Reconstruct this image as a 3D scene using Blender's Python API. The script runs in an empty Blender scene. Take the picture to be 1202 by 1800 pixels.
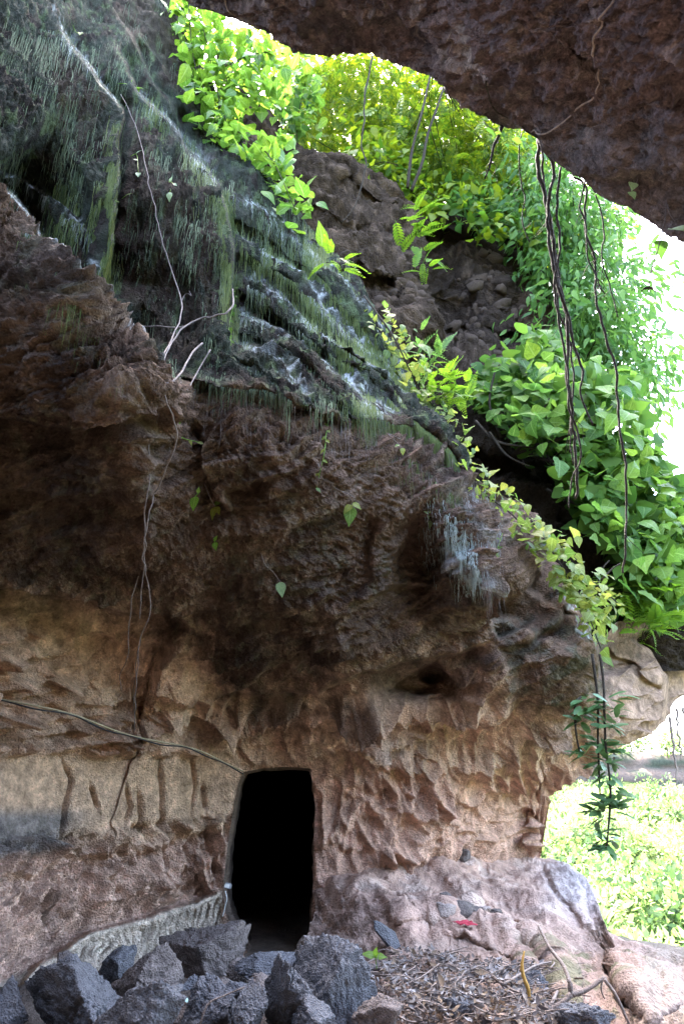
import bpy, math, random, time
import numpy as np
from mathutils import Vector, Matrix, Euler

random.seed(7)
RNG = np.random.default_rng(11)
SC = bpy.context.scene
COL = SC.collection

# ------------------------------------------------------------------ camera, sky, sun, exposure
FPX, CX, CY, PITCH = 1200.0, 601.0, 900.0, math.radians(22.6)     # focal length in photo pixels
CAM = np.array([0.0, 0.0, 1.5])
cam_d = bpy.data.cameras.new('camera')
cam_d.sensor_fit = 'VERTICAL'
cam_d.sensor_height = 36.0
cam_d.lens = 36.0 * FPX / 1800.0
cam_d.clip_start, cam_d.clip_end = 0.05, 3000
cam = bpy.data.objects.new('camera', cam_d)
COL.objects.link(cam)
cam.location = CAM
cam.rotation_euler = (math.pi / 2 + PITCH, 0, 0)
SC.camera = cam

SUN_AZ, SUN_EL = math.radians(-12), math.radians(64)              # azimuth from +Y towards +X
world = bpy.data.worlds.new('World')
SC.world = world
world.use_nodes = True
wn = world.node_tree
sky = wn.nodes.new('ShaderNodeTexSky')
sky.sky_type = 'NISHITA'
sky.sun_disc = False
sky.sun_elevation = SUN_EL
sky.sun_rotation = SUN_AZ
sky.air_density, sky.dust_density, sky.ozone_density = 1.0, 4.0, 1.0
bg = wn.nodes['Background']
bg.inputs['Strength'].default_value = 0.15
wn.links.new(sky.outputs[0], bg.inputs['Color'])

sun_d = bpy.data.lights.new('sun', 'SUN')
sun_d.energy, sun_d.angle, sun_d.color = 2.4, math.radians(0.53), (1.0, 0.95, 0.86)
sun = bpy.data.objects.new('sun', sun_d)
COL.objects.link(sun)
sd = Vector((math.sin(SUN_AZ) * math.cos(SUN_EL), math.cos(SUN_AZ) * math.cos(SUN_EL), math.sin(SUN_EL)))
sun.rotation_euler = sd.to_track_quat('Z', 'Y').to_euler()
sun.location = sd * 60

SC.view_settings.view_transform = 'Standard'
SC.view_settings.look = 'None'
SC.view_settings.gamma = 1.0
SC.view_settings.use_curve_mapping = False
SC.view_settings.exposure = 4.75
try:
    SC.cycles.max_bounces = 8
    SC.cycles.diffuse_bounces = 5
    SC.cycles.transmission_bounces = 4
    SC.cycles.transparent_max_bounces = 6
    SC.cycles.use_denoising = True
except Exception:
    pass

# ------------------------------------------------------------------ helpers
CP, SP = math.cos(PITCH), math.sin(PITCH)

def P(px, py, Y):
    """World point seen at photo pixel (px, py) standing Y metres in front of the camera."""
    px, py, Y = (np.asarray(q, dtype=np.float64) for q in (px, py, Y))
    u, v = (px - CX) / FPX, (CY - py) / FPX
    dy, dz = CP - SP * v, SP + CP * v
    return np.stack(np.broadcast_arrays(CAM[0] + u / dy * Y, CAM[1] + Y, CAM[2] + dz / dy * Y), -1)

def PV(px, py, Y):
    return Vector(P(px, py, Y).tolist())

def ss(a, b, x):
    t = np.clip((x - a) / (b - a), 0, 1)
    return t * t * (3 - 2 * t)

def ihash(i, j, k, seed):
    h = (i.astype(np.int64) * 374761393 + j.astype(np.int64) * 668265263 + k.astype(np.int64) * 2147483647 + seed * 1274126177) & 0xFFFFFFFF
    h = ((h ^ (h >> 13)) * 1274126177) & 0xFFFFFFFF
    h = ((h ^ (h >> 16)) * 2246822519) & 0xFFFFFFFF
    return (h ^ (h >> 15)) & 0xFFFFFFFF

def rnd(i, j, k, seed):
    return ihash(i, j, k, seed).astype(np.float64) / 4294967295.0

_G = RNG.normal(size=(256, 3))
_G /= np.linalg.norm(_G, axis=1)[:, None]

def perlin(p, seed=0):
    p = np.asarray(p)
    i0 = np.floor(p).astype(np.int64)
    f = p - i0
    w = f * f * f * (f * (f * 6 - 15) + 10)
    out = 0
    for dx in (0, 1):
        for dy in (0, 1):
            for dz in (0, 1):
                g = _G[ihash(i0[..., 0] + dx, i0[..., 1] + dy, i0[..., 2] + dz, seed) & 255]
                d = g[..., 0] * (f[..., 0] - dx) + g[..., 1] * (f[..., 1] - dy) + g[..., 2] * (f[..., 2] - dz)
                ww = (w[..., 0] if dx else 1 - w[..., 0]) * (w[..., 1] if dy else 1 - w[..., 1]) * (w[..., 2] if dz else 1 - w[..., 2])
                out = out + ww * d
    return out * 1.5

def fbm(p, oct=4, seed=0, gain=0.5, lac=2.03, ridge=False):
    a, s, out = 1.0, 1.0, 0
    for o in range(oct):
        n = perlin(p * s, seed + o * 17)
        out = out + a * ((1 - 2 * np.abs(n)) if ridge else n)
        a *= gain
        s *= lac
    return out

def worley2(x, y, seed=0, full=False):
    """2-D cells: squared distance to the nearest seed, to the second nearest, and a random number per cell (FULL: and the offset from the seed, and two more numbers)."""
    ix, iy = np.floor(x).astype(np.int64), np.floor(y).astype(np.int64)
    z = np.zeros_like(ix)
    f1 = np.full(x.shape, 9.0); f2 = np.full(x.shape, 9.0); cid = np.zeros(x.shape)
    ox, oy, ca, cb = (np.zeros(x.shape) for _ in range(4))
    for dx in (-1, 0, 1):
        for dy in (-1, 0, 1):
            cx, cy = ix + dx, iy + dy
            ex, ey = x - cx - rnd(cx, cy, z, seed), y - cy - rnd(cx, cy, z, seed + 5)
            d = ex ** 2 + ey ** 2
            near = d < f1
            f2 = np.where(near, f1, np.minimum(f2, d))
            cid = np.where(near, rnd(cx, cy, z, seed + 9), cid)
            if full:
                ox, oy = np.where(near, ex, ox), np.where(near, ey, oy)
                ca, cb = np.where(near, rnd(cx, cy, z, seed + 21), ca), np.where(near, rnd(cx, cy, z, seed + 31), cb)
            f1 = np.where(near, d, f1)
    return (f1, f2, cid, ox, oy, ca, cb) if full else (f1, f2, cid)

def tps(ctrl):
    """Thin-plate surface through (px, py, Y) control points."""
    c = np.array(ctrl, dtype=np.float64)
    xy, val = c[:, :2] / 1000.0, c[:, 2]
    n = len(c)
    def K(a, b):
        r2 = ((a[:, None, :] - b[None]) ** 2).sum(-1)
        return 0.5 * r2 * np.log(r2 + 1e-12)
    A = np.zeros((n + 3, n + 3))
    A[:n, :n] = K(xy, xy) + np.eye(n) * 2e-4
    A[:n, n] = 1; A[:n, n + 1:] = xy
    A[n:, :n] = A[:n, n:].T
    w = np.linalg.solve(A, np.concatenate([val, [0, 0, 0]]))
    def f(px, py):
        q = np.stack([np.ravel(px), np.ravel(py)], -1) / 1000.0
        out = np.empty(len(q))
        for s in range(0, len(q), 40000):
            b = q[s:s + 40000]
            out[s:s + 40000] = K(b, xy) @ w[:n] + w[n] + b @ w[n + 1:]
        return out.reshape(np.shape(px))
    return f

def polydist(px, py, pts):
    """Distance to an open polyline, its sign (+ on the right-hand side walking along it, y down) and the position along it 0..1."""
    best = np.full(px.shape, 1e9); sg = np.zeros(px.shape); tt = np.zeros(px.shape)
    pts = np.array(pts, dtype=np.float64)
    seg = np.linalg.norm(np.diff(pts, axis=0), axis=1)
    cum = np.concatenate([[0], np.cumsum(seg)])
    for i in range(len(seg)):
        (x0, y0), (x1, y1) = pts[i], pts[i + 1]
        dx, dy = x1 - x0, y1 - y0
        t = np.clip(((px - x0) * dx + (py - y0) * dy) / (seg[i] ** 2), 0, 1)
        d = np.hypot(px - x0 - t * dx, py - y0 - t * dy)
        c = dx * (py - y0) - dy * (px - x0)
        m = d < best
        best = np.where(m, d, best)
        sg = np.where(m, np.where(c >= 0, 1.0, -1.0), sg)
        tt = np.where(m, (cum[i] + t * seg[i]) / cum[-1], tt)
    return best, sg, tt

def step(px, py, pts, amp, w, sharp=5, wob=0, lead=0.0):
    """A ledge: on the right-hand side of the line the rock falls back by amp (m), healing over w pixels."""
    if not isinstance(wob, int):
        px, py = px + wob[0], py + wob[1]
    d, s, t = polydist(px, py, pts)
    end = ss(0, 0.12, t) * ss(1, 0.88, t)
    sd_ = d * s
    return amp * end * ss(-sharp, sharp, sd_) * np.exp(-np.maximum(sd_, 0) / w) - lead * end * np.exp(-(d / (w * .35)) ** 2) * (sd_ < 0)

def inpoly(px, py, pts):
    ins = np.zeros(np.shape(px), dtype=bool)
    n = len(pts)
    for i in range(n):
        (x0, y0), (x1, y1) = pts[i], pts[(i + 1) % n]
        c = ((y0 > py) != (y1 > py)) & (px < (x1 - x0) * (py - y0) / (y1 - y0 + 1e-12) + x0)
        ins ^= c
    return ins

def link(name, me, parent=None, loc=None):
    o = bpy.data.objects.new(name, me)
    COL.objects.link(o)
    if parent is not None:
        o.parent = parent
    if loc is not None:
        o.location = loc
    return o

def tag(o, label=None, cat=None, group=None, kind=None):
    if label: o['label'] = label
    if cat: o['category'] = cat
    if group: o['group'] = group
    if kind: o['kind'] = kind
    return o

def empty(name, loc, label, cat, group=None):
    o = bpy.data.objects.new(name, None)
    o.empty_display_size = 0.05
    COL.objects.link(o)
    o.location = loc
    return tag(o, label, cat, group)

def mesh_np(name, V, quads=None, tris=None, mat=None, col=None, smooth=True, mats=None, mat_idx=None, luv=None):
    me = bpy.data.meshes.new(name)
    V = np.asarray(V, dtype=np.float32).reshape(-1, 3)
    nq = 0 if quads is None else len(quads)
    nt = 0 if tris is None else len(tris)
    me.vertices.add(len(V))
    me.vertices.foreach_set('co', V.ravel())
    me.loops.add(nq * 4 + nt * 3)
    me.polygons.add(nq + nt)
    lv = np.concatenate([np.ravel(quads) if nq else np.zeros(0), np.ravel(tris) if nt else np.zeros(0)]).astype(np.int32)
    me.loops.foreach_set('vertex_index', lv)
    st = np.concatenate([np.arange(nq) * 4, nq * 4 + np.arange(nt) * 3]).astype(np.int32)
    me.polygons.foreach_set('loop_start', st)
    me.update(calc_edges=True)
    if smooth is not None:
        me.polygons.foreach_set('use_smooth', np.full(nq + nt, bool(smooth)))
    for m in (mats or ([mat] if mat else [])):
        me.materials.append(m)
    if mat_idx is not None:
        me.polygons.foreach_set('material_index', np.asarray(mat_idx, dtype=np.int32))
    if col is not None:
        a = me.color_attributes.new('col', 'FLOAT_COLOR', 'POINT')
        c = np.ones((len(V), 4), dtype=np.float32)
        c[:, :3] = np.asarray(col).reshape(-1, 3)
        a.data.foreach_set('color', c.ravel())
    if luv is not None:
        a = me.color_attributes.new('luv', 'FLOAT_COLOR', 'POINT')
        c = np.ones((len(V), 4), dtype=np.float32); c[:, :2] = np.asarray(luv).reshape(-1, 2); c[:, 2] = 1
        a.data.foreach_set('color', c.ravel())
    me.validate()
    return me

def grid_quads(nr, nc, keep=None, wrap=False):
    r, c = np.meshgrid(np.arange(nr - 1), np.arange(nc if wrap else nc - 1), indexing='ij')
    c2 = (c + 1) % nc
    q = np.stack([r * nc + c, r * nc + c2, (r + 1) * nc + c2, (r + 1) * nc + c], -1)
    return q[keep] if keep is not None else q.reshape(-1, 4)

def grid_normals(V):
    du = np.gradient(V, axis=1); dv = np.gradient(V, axis=0)
    n = np.cross(dv, du)
    n /= np.linalg.norm(n, axis=-1)[..., None] + 1e-12
    view = V - CAM
    flip = (n * view).sum(-1) > 0
    n[flip] *= -1
    return n

def blur(a, k):
    for ax in (0, 1):
        pad = [(0, 0)] * a.ndim; pad[ax] = (k + 1, k)
        c = np.cumsum(np.pad(a, pad, mode='edge'), axis=ax)
        n = a.shape[ax]
        a = (np.take(c, np.arange(2 * k + 1, 2 * k + 1 + n), axis=ax) - np.take(c, np.arange(0, n), axis=ax)) / (2 * k + 1)
    return a

# ------------------------------------------------------------------ materials
def new_mat(name):
    m = bpy.data.materials.new(name)
    m.use_nodes = True
    nt = m.node_tree
    return m, nt, nt.nodes['Principled BSDF']

def nd(nt, kind, **kw):
    n = nt.nodes.new(kind)
    for k, v in kw.items():
        if k in n.inputs: n.inputs[k].default_value = v
        else: setattr(n, k, v)
    return n

def rock_mat(name, base=None, scale=1.0, bump=0.5, rough=0.95, vary=0.35, spec=0.04, fleck=0.0):
    """Rough stone: colour from the 'col' attribute (or BASE), broken by grain at three scales, with fine relief."""
    m, nt, b = new_mat(name)
    L = nt.links
    tc = nd(nt, 'ShaderNodeTexCoord')
    n1 = nd(nt, 'ShaderNodeTexNoise', Scale=6.0 * scale, Detail=8.0, Roughness=0.7)
    n2 = nd(nt, 'ShaderNodeTexNoise', Scale=38.0 * scale, Detail=6.0, Roughness=0.75)
    vo = nd(nt, 'ShaderNodeTexVoronoi', Scale=55.0 * scale)
    vo.feature = 'F1'
    for n in (n1, n2, vo):
        L.new(tc.outputs['Object'], n.inputs['Vector'])
    if base is None:
        src = nd(nt, 'ShaderNodeAttribute', attribute_name='col').outputs['Color']
    else:
        rgb = nd(nt, 'ShaderNodeRGB'); rgb.outputs[0].default_value = (*base, 1); src = rgb.outputs[0]
    mr1 = nd(nt, 'ShaderNodeMapRange'); mr1.inputs[1].default_value = 0.28; mr1.inputs[2].default_value = 0.72
    mr1.inputs[3].default_value = 1 - vary; mr1.inputs[4].default_value = 1 + vary
    L.new(n1.outputs['Fac'], mr1.inputs[0])
    mr2 = nd(nt, 'ShaderNodeMapRange'); mr2.inputs[1].default_value = 0.3; mr2.inputs[2].default_value = 0.7
    mr2.inputs[3].default_value = 1 - vary * 0.8; mr2.inputs[4].default_value = 1 + vary * 0.8
    L.new(n2.outputs['Fac'], mr2.inputs[0])
    mu = nd(nt, 'ShaderNodeMath', operation='MULTIPLY')
    L.new(mr1.outputs[0], mu.inputs[0]); L.new(mr2.outputs[0], mu.inputs[1])
    sc_ = nd(nt, 'ShaderNodeVectorMath', operation='SCALE')
    L.new(src, sc_.inputs[0]); L.new(mu.outputs[0], sc_.inputs['Scale'])
    out = sc_.outputs[0]
    if fleck > 0:
        v2 = nd(nt, 'ShaderNodeTexVoronoi', Scale=90.0 * scale)
        L.new(tc.outputs['Object'], v2.inputs['Vector'])
        fr = nd(nt, 'ShaderNodeMapRange'); fr.inputs[1].default_value = 0.16; fr.inputs[2].default_value = 0.08
        fr.inputs[3].default_value = 0; fr.inputs[4].default_value = fleck
        L.new(v2.outputs['Distance'], fr.inputs[0])
        mx = nd(nt, 'ShaderNodeMix', data_type='RGBA')
        L.new(fr.outputs[0], mx.inputs['Factor']); L.new(out, mx.inputs[6]); mx.inputs[7].default_value = (.42, .4, .38, 1)
        out = mx.outputs[2]
    L.new(out, b.inputs['Base Color'])
    b.inputs['Roughness'].default_value = rough
    b.inputs['Specular IOR Level'].default_value = spec
    ad = nd(nt, 'ShaderNodeMath', operation='MULTIPLY_ADD'); ad.inputs[1].default_value = 0.6
    L.new(vo.outputs['Distance'], ad.inputs[0]); L.new(n2.outputs['Fac'], ad.inputs[2])
    ad2 = nd(nt, 'ShaderNodeMath', operation='MULTIPLY_ADD'); ad2.inputs[1].default_value = 2.0
    L.new(n1.outputs['Fac'], ad2.inputs[0]); L.new(ad.outputs[0], ad2.inputs[2])
    bp = nd(nt, 'ShaderNodeBump', Strength=min(1.0, bump * 1.5), Distance=0.035 / scale)
    L.new(ad2.outputs[0], bp.inputs['Height'])
    L.new(bp.outputs[0], b.inputs['Normal'])
    return m

def leaf_mat(name, c1, c2, trans=0.45, rough=0.45, use_attr=False, spec=0.2, veins=False):
    """Leaf: reflecting and letting light through, colour differing from leaf to leaf."""
    m, nt, b = new_mat(name)
    L = nt.links
    if use_attr:
        src = nd(nt, 'ShaderNodeAttribute', attribute_name='col').outputs['Color']
    else:
        oi = nd(nt, 'ShaderNodeObjectInfo')
        geo = nd(nt, 'ShaderNodeNewGeometry')
        ad = nd(nt, 'ShaderNodeMath', operation='ADD'); L.new(oi.outputs['Random'], ad.inputs[0]); L.new(geo.outputs['Random Per Island'], ad.inputs[1])
        fr = nd(nt, 'ShaderNodeMath', operation='FRACT'); L.new(ad.outputs[0], fr.inputs[0])
        mx = nd(nt, 'ShaderNodeMix', data_type='RGBA')
        L.new(fr.outputs[0], mx.inputs['Factor']); mx.inputs[6].default_value = (*c1, 1); mx.inputs[7].default_value = (*c2, 1)
        src = mx.outputs[2]
    if veins:
        at = nd(nt, 'ShaderNodeAttribute', attribute_name='luv')
        sp_ = nd(nt, 'ShaderNodeSeparateColor'); L.new(at.outputs['Color'], sp_.inputs[0])
        rib = nd(nt, 'ShaderNodeMapRange'); rib.inputs[1].default_value = .10; rib.inputs[2].default_value = .02; rib.inputs[3].default_value = 0; rib.inputs[4].default_value = 1
        L.new(sp_.outputs[0], rib.inputs[0])
        m1 = nd(nt, 'ShaderNodeMath', operation='MULTIPLY_ADD'); m1.inputs[1].default_value = -.28; L.new(sp_.outputs[0], m1.inputs[0]); L.new(sp_.outputs[1], m1.inputs[2])
        m2 = nd(nt, 'ShaderNodeMath', operation='MULTIPLY'); m2.inputs[1].default_value = 7.0; L.new(m1.outputs[0], m2.inputs[0])
        m3 = nd(nt, 'ShaderNodeMath', operation='FRACT'); L.new(m2.outputs[0], m3.inputs[0])
        m4 = nd(nt, 'ShaderNodeMapRange'); m4.inputs[1].default_value = .16; m4.inputs[2].default_value = .0; m4.inputs[3].default_value = 0; m4.inputs[4].default_value = .7
        L.new(m3.outputs[0], m4.inputs[0])
        m5 = nd(nt, 'ShaderNodeMath', operation='MAXIMUM'); L.new(rib.outputs[0], m5.inputs[0]); L.new(m4.outputs[0], m5.inputs[1])
        tcn = nd(nt, 'ShaderNodeTexCoord'); nz = nd(nt, 'ShaderNodeTexNoise', Scale=9.0, Detail=3.0); L.new(tcn.outputs['Object'], nz.inputs['Vector'])
        hv = nd(nt, 'ShaderNodeMapRange'); hv.inputs[1].default_value = .3; hv.inputs[2].default_value = .7; hv.inputs[3].default_value = .72; hv.inputs[4].default_value = 1.2
        L.new(nz.outputs['Fac'], hv.inputs[0])
        vv = nd(nt, 'ShaderNodeVectorMath', operation='SCALE'); L.new(src, vv.inputs[0]); L.new(hv.outputs[0], vv.inputs['Scale'])
        vm = nd(nt, 'ShaderNodeMix', data_type='RGBA'); vf = nd(nt, 'ShaderNodeMath', operation='MULTIPLY'); vf.inputs[1].default_value = .45
        L.new(m5.outputs[0], vf.inputs[0]); L.new(vf.outputs[0], vm.inputs['Factor']); L.new(vv.outputs[0], vm.inputs[6]); vm.inputs[7].default_value = (.22, .32, .12, 1)
        src = vm.outputs[2]
    L.new(src, b.inputs['Base Color'])
    b.inputs['Roughness'].default_value = rough
    b.inputs['Specular IOR Level'].default_value = spec
    tr = nd(nt, 'ShaderNodeBsdfTranslucent')
    hs = nd(nt, 'ShaderNodeHueSaturation', Hue=0.485, Saturation=1.1, Value=1.9)
    L.new(src, hs.inputs['Color']); L.new(hs.outputs[0], tr.inputs['Color'])
    ms = nd(nt, 'ShaderNodeMixShader'); ms.inputs[0].default_value = trans
    L.new(b.outputs[0], ms.inputs[1]); L.new(tr.outputs[0], ms.inputs[2])
    L.new(ms.outputs[0], nt.nodes['Material Output'].inputs['Surface'])
    return m

def plain_mat(name, c, rough=0.8, vary=0.3, scale=30, bump=0.2, spec=0.12):
    return rock_mat(name, base=c, scale=scale / 38.0, bump=bump, rough=rough, vary=vary, spec=spec)
# ------------------------------------------------------------------ the great overhanging cliff
M_ROCK = rock_mat('cave_rock', scale=1.0, bump=0.7, vary=0.5)
M_SHELF = rock_mat('shelf_rock', scale=1.0, bump=0.5, vary=0.28)
M_CEIL = rock_mat('ceiling_rock', scale=1.6, bump=0.8, vary=0.55)

CTRL_A = [
    # back wall, left to right
    (-200, 1800, 4.2), (-200, 1450, 4.6), (-200, 1100, 4.4), (-200, 700, 3.4), (-200, 300, 3.3), (-200, -100, 4.5),
    (0, 1800, 5.3), (0, 1600, 5.8), (0, 1450, 6.0), (0, 1300, 5.9), (30, 1720, 5.6), (150, 1500, 6.7), (300, 1500, 7.5), (390, 1560, 8.0), (390, 1700, 8.1),
    (200, 1700, 6.8), (250, 1380, 7.2), (400, 1400, 8.0), (470, 1350, 8.1), (470, 1700, 8.4), (560, 1500, 8.1), (560, 1600, 8.1), (650, 1450, 8.1), (750, 1480, 8.5), (850, 1480, 9.1), (940, 1480, 10.0), (930, 1400, 9.7),
    (700, 1350, 8.0), (850, 1350, 8.5), (960, 1360, 9.2), (560, 1340, 7.9),
    # under the overhang
    (0, 1180, 5.6), (0, 1080, 5.3), (200, 1080, 5.8), (200, 1220, 6.7), (400, 1120, 6.2), (400, 1250, 7.4), (600, 1160, 6.3), (600, 1260, 7.4), (720, 1200, 7.0), (800, 1260, 7.6), (850, 1180, 6.9), (1000, 1240, 7.8), (1100, 1290, 9.2), (1165, 1250, 10.0), (1150, 1180, 9.6), (1100, 1140, 9.0), (1060, 1180, 8.2), (1200, 1200, 10.8), (1200, 1100, 10.6), (1030, 1300, 8.9),
    # dark face of the overhang
    (0, 980, 4.9), (0, 880, 4.6), (0, 700, 4.0), (0, 520, 3.9), (100, 650, 3.8), (120, 780, 4.2), (200, 750, 3.9), (280, 640, 4.0), (260, 900, 4.7), (400, 900, 5.0), (400, 1000, 5.5), (330, 760, 4.6),
    (600, 900, 5.3), (600, 1040, 5.8), (500, 725, 4.75), (620, 745, 5.1), (700, 860, 5.5), (790, 810, 6.0), (870, 1025, 6.0), (830, 900, 6.0), (760, 1000, 6.0), (700, 1060, 6.1), (1035, 1140, 7.0), (950, 990, 6.8), (950, 1080, 6.8), (870, 880, 6.6), (1000, 1040, 7.0), (880, 1100, 6.7),
    # mossy faces above
    (400, 620, 5.0), (400, 400, 5.6), (420, 330, 6.1), (540, 395, 7.6), (600, 480, 7.1), (650, 600, 6.4), (760, 700, 7.0), (700, 735, 5.9), (500, 560, 5.6), (500, 450, 6.4), (560, 650, 5.4), (630, 480, 7.6), (700, 620, 7.2),
    (200, 300, 4.7), (200, 100, 5.8), (60, 200, 4.6), (60, 380, 4.3), (0, 320, 4.1), (130, 450, 4.0), (185, 540, 4.05), (300, 300, 5.5), (300, 100, 7.6), (300, 0, 9.0), (330, -100, 11.0), (380, 170, 8.2), (420, 240, 8.0), (100, 0, 6.5), (0, 0, 5.0), (0, -150, 6.5), (150, -150, 9.0), (300, 480, 5.0), (240, 560, 4.7),
]
depthA = tps(CTRL_A)
TOP_A = [(-350, -190), (180, -190), (270, -140), (315, -30), (345, 90), (390, 190), (440, 270), (500, 335), (545, 395), (600, 455), (640, 500), (665, 560), (700, 615), (735, 690), (770, 715), (795, 765), (835, 840), (880, 868), (930, 905), (950, 960), (985, 1010), (1020, 1080), (1045, 1130), (1062, 1118), (1080, 1095), (1110, 1085), (1260, 1075)]
BOT_A = [(-350, 1830), (560, 1830), (800, 1600), (930, 1560), (942, 1535), (946, 1500), (943, 1450), (941, 1425), (949, 1398), (965, 1382), (1000, 1352), (1060, 1326), (1100, 1308), (1140, 1290), (1168, 1270), (1176, 1245), (1196, 1225), (1260, 1200)]

DOOR = [(428, 1358), (460, 1352), (500, 1349), (546, 1352), (549, 1380), (554, 1420), (551, 1480), (550, 1550), (547, 1600), (546, 1640), (534, 1660), (516, 1695), (470, 1705), (441, 1690), (436, 1672), (415, 1640), (397, 1602), (393, 1570), (396, 1530), (402, 1480), (408, 1440), (413, 1410), (419, 1380)]

MOSS_LIP = [(-350, 300), (0, 335), (40, 370), (90, 450), (140, 520), (185, 560), (230, 590), (262, 640), (300, 665), (360, 685), (430, 692), (520, 712), (560, 728), (620, 740), (700, 748), (760, 780), (800, 815), (830, 850), (1260, 870)]
TAN_TOP = [(-350, 1050), (0, 1062), (120, 1065), (250, 1085), (330, 1130), (390, 1195), (470, 1215), (560, 1205), (640, 1185), (760, 1150), (840, 1140), (870, 1190), (900, 1220), (1000, 1250), (1050, 1200), (1080, 1120), (1260, 1060)]

def pl(pts, x):
    a = np.array(pts, dtype=float)
    return np.interp(x, a[:, 0], a[:, 1])

TERR = [([(405, 335), (470, 372), (540, 432), (600, 492), (650, 560), (690, 620), (740, 690)], .24), ([(410, 400), (470, 445), (520, 480), (570, 540), (620, 590), (690, 650), (745, 712)], .34),
        ([(408, 470), (450, 500), (510, 540), (580, 590), (650, 640), (720, 700), (775, 745)], .32), ([(408, 545), (460, 560), (530, 610), (590, 650), (640, 700), (700, 738)], .32), ([(412, 592), (445, 625), (500, 660), (545, 705)], .26)]
def featA(px, py):
    """Ledges, clefts, lips and hollows of the cliff, metres of recess (+) or overhang (-)."""
    wp = np.stack([px / 90.0, py / 90.0, np.zeros_like(px)], -1)
    wob = (10 * fbm(wp, 3, 3), 10 * fbm(wp, 3, 41))
    h = np.zeros_like(px)
    S = lambda pts, a, w, sh=5, lead=0.0: step(px, py, pts, a, w, sh, wob, lead)
    # walking direction chosen so that the recess is on the right-hand side (image y down)
    h += S([(280, 690), (283, 645), (255, 600), (200, 565), (150, 510), (100, 450), (50, 370), (-30, 290)], .95, 110, 4, .08)  # behind the near left rim
    h += S([(190, 560), (187, 500), (200, 400), (212, 300), (212, 190), (150, 95), (80, 20)], 1.0, 80, 4, .14)           # right of the mossy wedge
    h += S([(406, 640), (408, 520), (410, 400), (392, 330), (310, 230), (240, 155), (190, 60)], .75, 90, 4, .14)          # right of the second mossy edge
    h += S([(420, 690), (360, 600), (330, 470), (345, 380)], -.22, 60, 16)
    for pts, a in TERR:
        p_ = np.array(pts, float)
        h += S([tuple(q) for q in p_[::-1]], a * .8, 40, 5, .05)
        h += S([tuple(q) for q in p_ + np.array([-16, 30])], a * .75, 24, 7)
    for pts, a, w in [
        ([(230, 40), (290, 120), (330, 210)], -.35, 70), ([(345, 300), (300, 190), (250, 110), (200, 20)], .35, 50),
        ([(155, 400), (90, 350), (30, 305), (-40, 290)], .22, 34), ([(110, 250), (150, 330), (185, 430)], .12, 40)]:
        h += S(pts, a, w, 4, .03)
    # the lip where moss ends and the dark underside begins
    h += S([(840, 860), (800, 812), (760, 775), (700, 745), (610, 735), (520, 712), (430, 690), (300, 665)], -.10, 50, 6)
    h += S([(290, 650), (420, 694), (520, 716), (560, 730), (620, 742), (700, 750), (770, 790), (820, 850)], .28, 120, 6, .05)
    # folds and cracks of the dark face
    h += S([(-60, 720), (60, 745), (130, 752), (240, 722), (285, 700)], .32, 75, 5, .05)
    h += S([(-60, 860), (40, 862), (120, 880), (200, 870), (280, 880)], .22, 70, 6)
    h += S([(-60, 1020), (60, 1040), (130, 1052), (220, 1080), (300, 1075), (345, 1110)], .55, 120, 6, .10)
    h += S([(330, 1090), (410, 1100), (500, 1080), (600, 1075)], .18, 50, 8)
    h += S([(230, 720), (250, 800), (270, 880), (262, 960)], -.14, 60, 12)
    h += S([(330, 740), (350, 800), (375, 870), (400, 900)], .16, 50, 6)
    h += S([(390, 860), (440, 850), (470, 835)], .20, 34, 6)
    h += S([(660, 900), (640, 960), (640, 1010), (620, 1060)], .14, 60, 6)
    h += S([(760, 1022), (700, 1030), (650, 1050), (600, 1052)], -.10, 50, 5)
    h += S([(600, 1056), (650, 1054), (700, 1034), (765, 1026)], .16, 30, 4)
    h += S([(710, 930), (730, 970), (735, 1010)], -.10, 40, 5)
    # nose with lichen and the two faces right of it
    h += S([(852, 1085), (876, 1035), (872, 980), (868, 900), (850, 860)], .75, 110, 4, .10)
    h += S([(760, 900), (785, 980), (830, 1020), (872, 1035)], .26, 60, 5, .08)
    h += S([(880, 1130), (858, 1090), (845, 1065)], .25, 60, 6)
    h += S([(920, 1035), (945, 1000), (950, 965), (930, 930)], .5, 70, 4, .06)
    h += S([(870, 1145), (930, 1125), (975, 1100), (1000, 1060)], .22, 60, 5, .05)
    h += S([(1052, 1200), (1045, 1140), (1015, 1075), (990, 1030)], .9, 90, 4, .06)
    h += S([(1165, 1290), (1172, 1230), (1168, 1190), (1150, 1150), (1110, 1110)], .7, 90, 4, .05)
    h += S([(1060, 1130), (1110, 1170), (1140, 1200), (1165, 1215)], .25, 40, 5)
    # pale lip over the back wall and the long hollow above it
    h += S([(375, 1260), (420, 1215), (500, 1212), (560, 1228), (600, 1205), (650, 1180), (700, 1165), (770, 1155), (830, 1140), (870, 1128)], .30, 70, 4, .07)
    h += S([(600, 1235), (640, 1250), (700, 1258), (800, 1262), (860, 1275)], .18, 60, 7)
    d = ((px - 735) / 70.0) ** 2 + ((py - 1198) / 26.0) ** 2
    h += .55 * np.exp(-d ** 2)
    d = ((px - 760) / 22.0) ** 2 + ((py - 1182) / 16.0) ** 2
    h += .5 * np.exp(-d ** 2)
    h += .55 * np.exp(-(((px - 725) / 42.0) ** 2 + ((py - 985) / 60.0) ** 2))
    # band of pits and the pale bench at the foot of the left wall
    h += S([(-60, 1545), (60, 1540), (110, 1505), (220, 1500), (300, 1488), (350, 1465), (392, 1450)], .16, 60, 8)
    h += S([(392, 1562), (330, 1590), (250, 1615), (150, 1642), (60, 1700), (10, 1780)], .38, 60, 6, .16)
    h += S([(400, 1340), (300, 1325), (220, 1310), (120, 1312)], -.08, 50, 12)
    return h

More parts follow.
